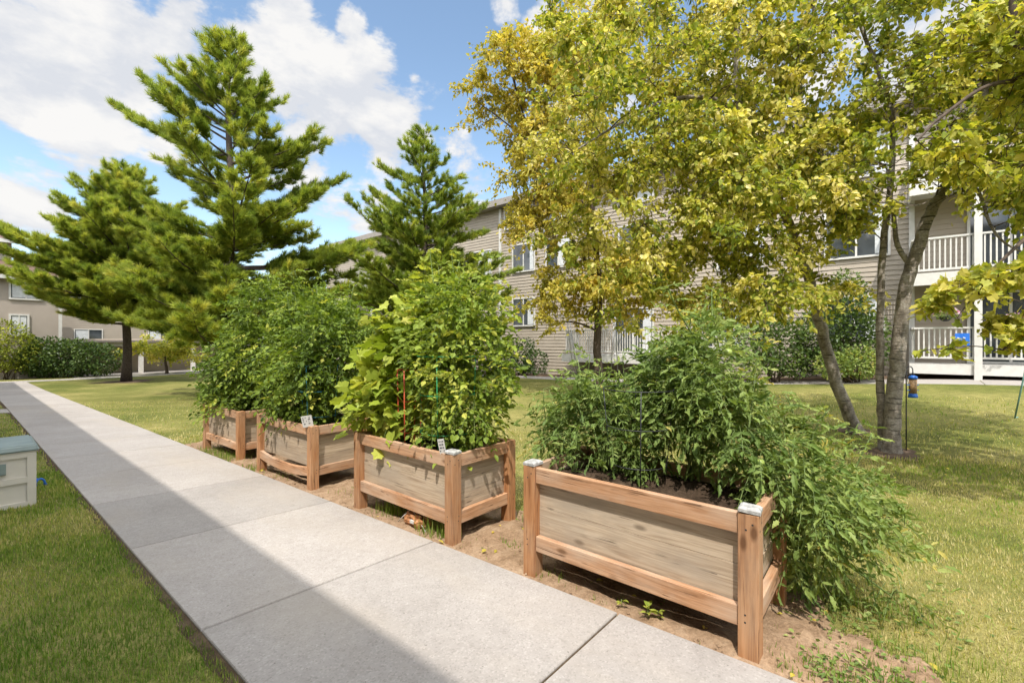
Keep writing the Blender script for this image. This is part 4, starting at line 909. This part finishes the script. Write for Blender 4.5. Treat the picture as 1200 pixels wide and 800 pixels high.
def far_house():
    Y0 = 43.0; t = thing('house', (0, Y0, 0), 'taupe house with red brown roofs at the left beyond the hedges', 'house'); inv = Matrix.Translation((0, -Y0, 0))
    def part(b, name, m): o = b.build(name, m, t); o.matrix_parent_inverse = inv; return o
    xr = at(72, 330, 30.7)[0]
    b = MB(); b.box((-14, Y0, -1.3), (xr, Y0+9, 5.55)); b.box((-14, Y0+1.3, 5.55), (xr-2.2, Y0+9, 7.9)); part(b, 'wall', M['taupe'])
    b = MB()
    for (x0, x1, y0, z0, y1, z1) in ((-14, xr+.35, Y0-.4, 5.42, Y0+1.29, 6.55), (-14, xr-1.75, Y0+.85, 7.85, Y0+5, 9.3)):
        V = [(x0, y0, z0), (x1, y0, z0), (x1-.9 if z0 < 6 else x1, y1, z1), (x0, y1, z1)]; V += [(x, y, z+.14) for (x, y, z) in V]
        b.add(V, [[4, 5, 6, 7], [0, 3, 2, 1], [0, 1, 5, 4], [1, 2, 6, 5], [2, 3, 7, 6]])
    part(b, 'roof', M['redroof'])
    b = MB(); b.box((-14, Y0-.46, 5.35), (xr+.38, Y0-.405, 5.60)); b.box((-14, Y0+.78, 7.78), (xr-1.7, Y0+.845, 8.02)); b.box((xr-.14, Y0-.02, -1.2), (xr+.03, Y0-.003, 5.34)); part(b, 'fascia', M['white'])
    O, U, N = (0, Y0-.005, 0), (1, 0, 0), (0, -1, 0)
    for (px0, px1, py0, py1) in ((12, 47, 328, 351), (12, 30, 370, 392)):
        d = 30.0; a = at(px0, py0, 29.4); c = at(px1, py1, 30.2)
        w = window(t, O, U, N, a[0], c[0], c[2], a[2], 1, .95, .10); w.matrix_parent_inverse = inv
    return t
far_house()
def carport():
    Y0 = 44.0; t = thing('carport', (9, Y0, 0), 'beige carport with white posts at the far side of the lawn', 'carport'); inv = Matrix.Translation((-9, -Y0, 0))
    def part(b, name, m): o = b.build(name, m, t); o.matrix_parent_inverse = inv; return o
    b = MB(); b.box((4.6, Y0+2.2, -1.4), (26, Y0+2.4, 1.6)); part(b, 'wall', M['beige'])
    b = MB(); b.box((4.4, Y0-.15, 1.05), (26, Y0-.02, 1.36)); part(b, 'beam', M['white'])
    b = MB(); b.box((4.2, Y0-.4, 1.365), (26.2, Y0+2.9, 1.5)); part(b, 'roof', M['roof'])
    b = MB(); V, F = sheet(np.linspace(4.6, 26, 12), np.linspace(Y0-3.2, Y0+2.19, 6), .008); b.add(V, F); tag(b.build('carport_floor', M['concrete']), kind='structure')
    for px in (165, 226, 287):
        k = (px-600)/FPX; d = Y0/(FW[1]+k*RT[1]); x = d*(FW[0]+k*RT[0]); b = MB(); b.box((x-.14, Y0-.16, -1.3), (x+.14, Y0+.10, 1.045)); part(b, 'post', M['white'])
carport()
def far_block():
    Y0 = 53.0; t = thing('apartment_building', (16, Y0, -1), 'distant tan apartment block standing behind the carport and pines', 'building'); inv = Matrix.Translation((-16, -Y0, 1))
    def part(b, name, m): o = b.build(name, m, t); o.matrix_parent_inverse = inv; return o
    b = MB(); lap_wall(b, 0, 36, -1.2, 6.0, (3.9, Y0, 0), (1, 0, 0), (0, -1, 0)); b.box((3.9, Y0+.02, -1.3), (39.9, Y0+9, 6.0)); part(b, 'wall', M['siding'])
    b = MB(); V = [(3.3, Y0-.5, 6.0), (40.4, Y0-.5, 6.0), (40.4, Y0+4.5, 7.8), (3.3, Y0+4.5, 7.8)]; V += [(x, y, z+.16) for (x, y, z) in V]
    b.add(V, [[4, 5, 6, 7], [0, 3, 2, 1], [0, 1, 5, 4], [1, 2, 6, 5], [2, 3, 7, 6], [3, 0, 4, 7]]); part(b, 'roof', M['roof'])
    for x in range(6, 38, 5):
        for z in (1.0, 3.8):
            w = window(t, (0, Y0-.012, 0), (1, 0, 0), (0, -1, 0), x, x+1.7, z, z+1.4, 1, .5); w.matrix_parent_inverse = inv
far_block()
def shade_block():
    """the apartment block on the left, behind the storage box: it throws the shade over the walk"""
    t = thing('apartment_building', (-9, 8, 0), 'tan apartment block left of the walk whose long shade falls on the path', 'building'); inv = Matrix.Translation((9, -8, 0))
    def part(b, name, m): o = b.build(name, m, t); o.matrix_parent_inverse = inv; return o
    E0 = -3.46; WX = E0-.55
    b = MB(); lap_wall(b, 0, 52, -.6, 8.8, (WX, -17, 0), (0, 1, 0), (1, 0, 0)); b.box((WX-10, -17, -.8), (WX-.02, 35, 8.8)); part(b, 'wall', M['siding'])
    b = MB(); V = [(E0, -17.5, 8.85), (E0, 35.5, 8.85), (WX-5, 35.5, 10.0), (WX-5, -17.5, 10.0), (WX-10.5, 35.5, 8.85), (WX-10.5, -17.5, 8.85)]; V += [(x, y, z+.16) for (x, y, z) in V]
    b.add(V, [[6, 7, 8, 9], [9, 8, 10, 11], [0, 3, 2, 1], [3, 5, 4, 2], [0, 1, 7, 6]]); part(b, 'roof', M['roof'])
    for y in range(-12, 33, 6):
        for z in (.9, 3.6, 6.3): w = window(t, (WX+.012, 0, 0), (0, 1, 0), (1, 0, 0), y, y+1.8, z, z+1.5, 1, .5); w.matrix_parent_inverse = inv
shade_block()

# ------------------------------------------------------------------ small things
def feeder():
    p = gp(1062, 533, 6.9); p[2] += .05; t = thing('shepherd_hook', p, 'thin black shepherd hook pole beside the two stemmed birch', 'pole')
    h = at(1062, 430, 6.9)[2] - p[2]; b = MB(); a = np.linspace(math.pi, 0, 12); r = .05
    pts = [(0, 0, -.1), (0, 0, h-.05)] + [(r*RT[0]*(1+math.cos(q)), r*RT[1]*(1+math.cos(q)), h-.05+.06*math.sin(q)) for q in a] + [(2*r*RT[0], 2*r*RT[1], h-.10)]
    b.tube(pts, .008, 6); b.build('pole', M['dark'], t, True)
    q = p + np.array([2*r*RT[0]*1.0, 2*r*RT[1]*1.0, h-.46]); f = thing('bird_feeder', q, 'tube bird feeder with blue ends hanging from the black hook', 'bird feeder')
    b = MB(); b.tube([(0, 0, .06), (0, 0, .28)], .048, 16); b.build('seed_tube', M['seed'], f, True)
    b = MB(); b.tube([(0, 0, 0), (0, 0, .02), (0, 0, .06)], [.062, .06, .05], 16); b.build('tray', M['blue'], f, True)
    b = MB(); b.tube([(0, 0, .28), (0, 0, .32), (0, 0, .335)], [.056, .054, .02], 16); b.build('cap', M['blue'], f, True)
    b = MB(); b.tube([(0, 0, .335), (0, 0, .375)], .004, 5); b.build('hanger', M['dark'], f)
    for z in (.11, .19):
        b = MB(); b.tube([(-.09*RT[0], -.09*RT[1], z), (.09*RT[0], .09*RT[1], z)], .006, 5); b.build('perch', M['blue'], f)
M['seed'] = mat_plain('bird_seed', (.34, .21, .10), .5, .5, 60)
feeder()
def railing_flag():
    x = 18.15; c = at(1128, 398, 12.9); b = thing('garden_flag', (x-.005, c[1], c[2]), 'blue flag with pale emblem hung on the lower balcony railing', 'flag')
    n = 7; V = []; 
    for i in range(n):
        for j in range(n): V.append((.012*math.sin(i*1.3+j*.4), (i/(n-1)-.5)*.30, (j/(n-1)-.5)*.37))
    F = [[i*n+j, (i+1)*n+j, (i+1)*n+j+1, i*n+j+1] for i in range(n-1) for j in range(n-1)]; V2 = [(x_-.012, y, z) for (x_, y, z) in V]
    m = MB(); m.add(V + V2, F + [[a+49 for a in f[::-1]] for f in F]); m.build('cloth', M['blue'], b)
    m = MB(); a = np.linspace(0, 2*math.pi, 15)
    for k in range(3): m.tube([(-.03, .07*math.cos(2.1*k+.5), .08*math.sin(2.1*k+.5)), (-.027, .07*math.cos(2.1*k+.5)+.05, .08*math.sin(2.1*k+.5)+.02)], .018, 6)
    m.build('emblem', M['curtain'], b)
railing_flag()
def basket(px, py, d, label):
    p = at(px, py, d); t = thing('hanging_basket', p, label, 'flower basket', group='hanging baskets on the balconies')
    b = MB(); b.tube([(0, 0, -.16), (0, 0, -.10), (0, 0, 0)], [.06, .12, .15], 14); b.build('pot', M['dark'], t, True)
    b = MB()
    for k in range(3): a = 2.1*k; b.tube([(.15*math.cos(a), .15*math.sin(a), 0), (0, 0, .5)], .004, 4)
    b.build('hanger', M['dark'], t)
    n = 350; D = rdir(n); P = D*np.array([.25, .25, .15])*rng.random(n)[:, None]**.3 + np.array([0, 0, .05]); b = MB(); b.leaves(P, D, rdir(n), .06, .04, OVAL, rng.random(n)); b.build('foliage', M['tomato'], t)
    n = 90; D = rdir(n); D[:, 2] = np.abs(D[:, 2]); P = D*np.array([.27, .27, .18]) + np.array([0, 0, .04]); b = MB(); b.leaves(P, D, rdir(n), .06, .06, OVAL, rng.random(n)); b.build('flowers', M['flower'], t)
basket(1108, 370, 13.1, 'hanging basket of pink and white flowers nearest the wall corner'); basket(1192, 378, 12.0, 'hanging basket of red flowers at the right edge')
def metal_frame():
    d = 18.4; base = gp(690, 440, d); t = thing('metal_frame', base, 'thin grey metal frame with long top bar before the white deck railing', 'frame')
    def P(px, py, dd=d): return at(px, py, dd) - base
    b = MB(); b.tube([P(650, 371), P(726, 366)], .022, 6); b.build('top_bar', M['steel'], t, True)
    for q in ([P(667, 370), P(676, 436, d-.4)], [P(664, 370), P(672, 434, d+.4)], [P(720, 367), P(716, 438, d-.4)], [P(720, 367), P(724, 434, d+.4)]):
        b = MB(); b.tube(q, .018, 6); b.build('leg', M['steel'], t, True)
metal_frame()
p0 = gp(1189, 478, 8.6); b = MB(); q = at(1204, 425, 8.5) - p0; b.tube([(0, 0, -.02), q], .013, 6); b.tube([q*.0, np.array([.06, -.05, .02])], .012, 6)
st = b.build('plant_stake', M['tealpaint'], None, True); st.location = tuple(p0 + [0, 0, .05]); tag(st, 'leaning green metal stake in the lawn at the right edge', 'stake')

# ------------------------------------------------------------------ light, sky, camera
SUN_AZ = np.array([-.85, -.53]); SUN_EL = R_(58)
sdir = Vector((SUN_AZ[0]*math.cos(SUN_EL), SUN_AZ[1]*math.cos(SUN_EL), math.sin(SUN_EL))).normalized()
L = bpy.data.lights.new('sun', 'SUN'); L.energy = 2.25; L.angle = R_(.38); L.color = (1, .955, .885)
so = bpy.data.objects.new('sun', L); COL.objects.link(so); so.rotation_euler = (-sdir).to_track_quat('-Z', 'Y').to_euler(); so.location = (-10, -10, 30)
w = bpy.data.worlds.new('World'); scene.world = w; w.use_nodes = True; nt = w.node_tree; nt.nodes.clear()
out = nt.nodes.new('ShaderNodeOutputWorld'); bg = nt.nodes.new('ShaderNodeBackground'); nt.links.new(bg.outputs[0], out.inputs[0]); bg.inputs[1].default_value = .15
sky = nt.nodes.new('ShaderNodeTexSky'); sky.sky_type = 'NISHITA'; sky.sun_disc = False; sky.sun_elevation = SUN_EL; sky.sun_rotation = math.atan2(SUN_AZ[0], SUN_AZ[1])
sky.air_density = 1.0; sky.dust_density = .6; sky.ozone_density = 1.5
tc = nt.nodes.new('ShaderNodeTexCoord'); vec = tc.outputs['Generated']
def vm(op, a, b=None):
    n = nt.nodes.new('ShaderNodeVectorMath'); n.operation = op; nt.links.new(a, n.inputs[0])
    if b is not None:
        if isinstance(b, tuple): n.inputs[1].default_value = b
        else: nt.links.new(b, n.inputs[1])
    return n
def ma(op, a, b, clamp=False):
    n = nt.nodes.new('ShaderNodeMath'); n.operation = op; n.use_clamp = clamp
    for i, v in enumerate((a, b)):
        if isinstance(v, (int, float)): n.inputs[i].default_value = v
        else: nt.links.new(v, n.inputs[i])
    return n.outputs[0]
blobs = [(70, 90, .14, 1), (150, 60, .13, .95), (215, 40, .08, .9), (15, 105, .10, .95), (330, 85, .15, 1), (400, 120, .15, 1), (450, 150, .12, 1), (340, 20, .07, .9), (300, 60, .10, .9), (410, 30, .045, .72), (60, 195, .07, .5), (20, 235, .12, .8), (120, 235, .12, .6),
         (420, 250, .12, .7), (350, 170, .15, .8), (590, 5, .05, .8), (640, 20, .06, .8), (700, 0, .2, .6), (970, 60, .16, .9), (1040, 90, .12, .8), (565, 215, .10, .75), (540, 170, .07, .6), (485, 92, .02, .5), (1150, 80, .2, .7), (800, 60, .2, .5), (200, 180, .1, .4)]
acc = None
for (px, py, rad, wt) in blobs:
    c = unit(at(px, py, 10) - np.array([0, 0, CH])); dt = vm('DISTANCE', vec, tuple(c)).outputs['Value']
    m = nt.nodes.new('ShaderNodeMapRange'); m.interpolation_type = 'SMOOTHSTEP'; m.inputs[1].default_value = 0; m.inputs[2].default_value = rad*1.38; m.inputs[3].default_value = wt; m.inputs[4].default_value = 0; nt.links.new(dt, m.inputs[0])
    acc = m.outputs[0] if acc is None else ma('MAXIMUM', acc, m.outputs[0])
sc = vm('MULTIPLY', vec, (1, 1, 1.9)).outputs[0]
n1 = noise(nt, sc, 5.5, 9, .60, .15)
off = vm('ADD', sc, tuple(np.array(sdir)*.05 + np.array([0, 0, .04]))).outputs[0]; n2 = noise(nt, off, 5.5, 7, .60, .15)
far = noise(nt, sc, 2.0, 6, .55)
# beyond the view: added clouds, thickened to give whiter fill in the shade
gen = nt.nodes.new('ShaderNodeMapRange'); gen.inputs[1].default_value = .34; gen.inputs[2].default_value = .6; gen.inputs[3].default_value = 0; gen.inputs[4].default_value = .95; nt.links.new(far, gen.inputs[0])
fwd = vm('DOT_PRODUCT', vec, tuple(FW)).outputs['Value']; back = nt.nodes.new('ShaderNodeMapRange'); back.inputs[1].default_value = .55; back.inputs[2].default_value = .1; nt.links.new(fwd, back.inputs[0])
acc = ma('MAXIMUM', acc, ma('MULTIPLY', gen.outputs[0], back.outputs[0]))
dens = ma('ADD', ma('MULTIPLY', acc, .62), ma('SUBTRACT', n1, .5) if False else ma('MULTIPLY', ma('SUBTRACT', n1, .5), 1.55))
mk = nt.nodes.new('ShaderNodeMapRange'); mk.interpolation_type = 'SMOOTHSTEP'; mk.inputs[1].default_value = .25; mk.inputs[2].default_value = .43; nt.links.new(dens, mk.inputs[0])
sh = nt.nodes.new('ShaderNodeMapRange'); sh.inputs[1].default_value = -.10; sh.inputs[2].default_value = .10; nt.links.new(ma('SUBTRACT', n1, n2), sh.inputs[0])
ccol = mix(nt, (2.2, 2.28, 2.45), (2.85, 2.82, 2.78), sh.outputs[0])
# unseen clouds round the sun boosted well past the rest to fill the shade
sund = vm('DOT_PRODUCT', vec, tuple(sdir)).outputs['Value']; fill_boost = nt.nodes.new('ShaderNodeMapRange'); fill_boost.interpolation_type = 'SMOOTHSTEP'
fill_boost.inputs[1].default_value = .15; fill_boost.inputs[2].default_value = 1; fill_boost.inputs[3].default_value = 1; fill_boost.inputs[4].default_value = 5.3; nt.links.new(sund, fill_boost.inputs[0])
cc2 = nt.nodes.new('ShaderNodeVectorMath'); cc2.operation = 'SCALE'; nt.links.new(ccol, cc2.inputs[0]); nt.links.new(fill_boost.outputs[0], cc2.inputs['Scale']); ccol = cc2.outputs[0]
skyc = mix(nt, sky.outputs[0], (.86, .84, .76), 1.0, 'MULTIPLY')
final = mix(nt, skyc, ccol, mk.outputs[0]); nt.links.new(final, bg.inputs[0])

cam = bpy.data.cameras.new('camera'); cam.lens = 16; cam.sensor_width = 36; cam.clip_end = 2000; cam.clip_start = .05
co = bpy.data.objects.new('camera', cam); COL.objects.link(co); co.location = (0, 0, CH); co.rotation_euler = (math.pi/2, 0, -YAW); scene.camera = co
cy = scene.cycles; cy.max_bounces = 6; cy.diffuse_bounces = 3; cy.glossy_bounces = 2; cy.transmission_bounces = 3
scene.render.resolution_x = 1024; scene.render.resolution_y = 682
vs = scene.view_settings; vs.view_transform = 'Standard'; vs.look = 'None'; vs.exposure = 1.16; vs.gamma = 1
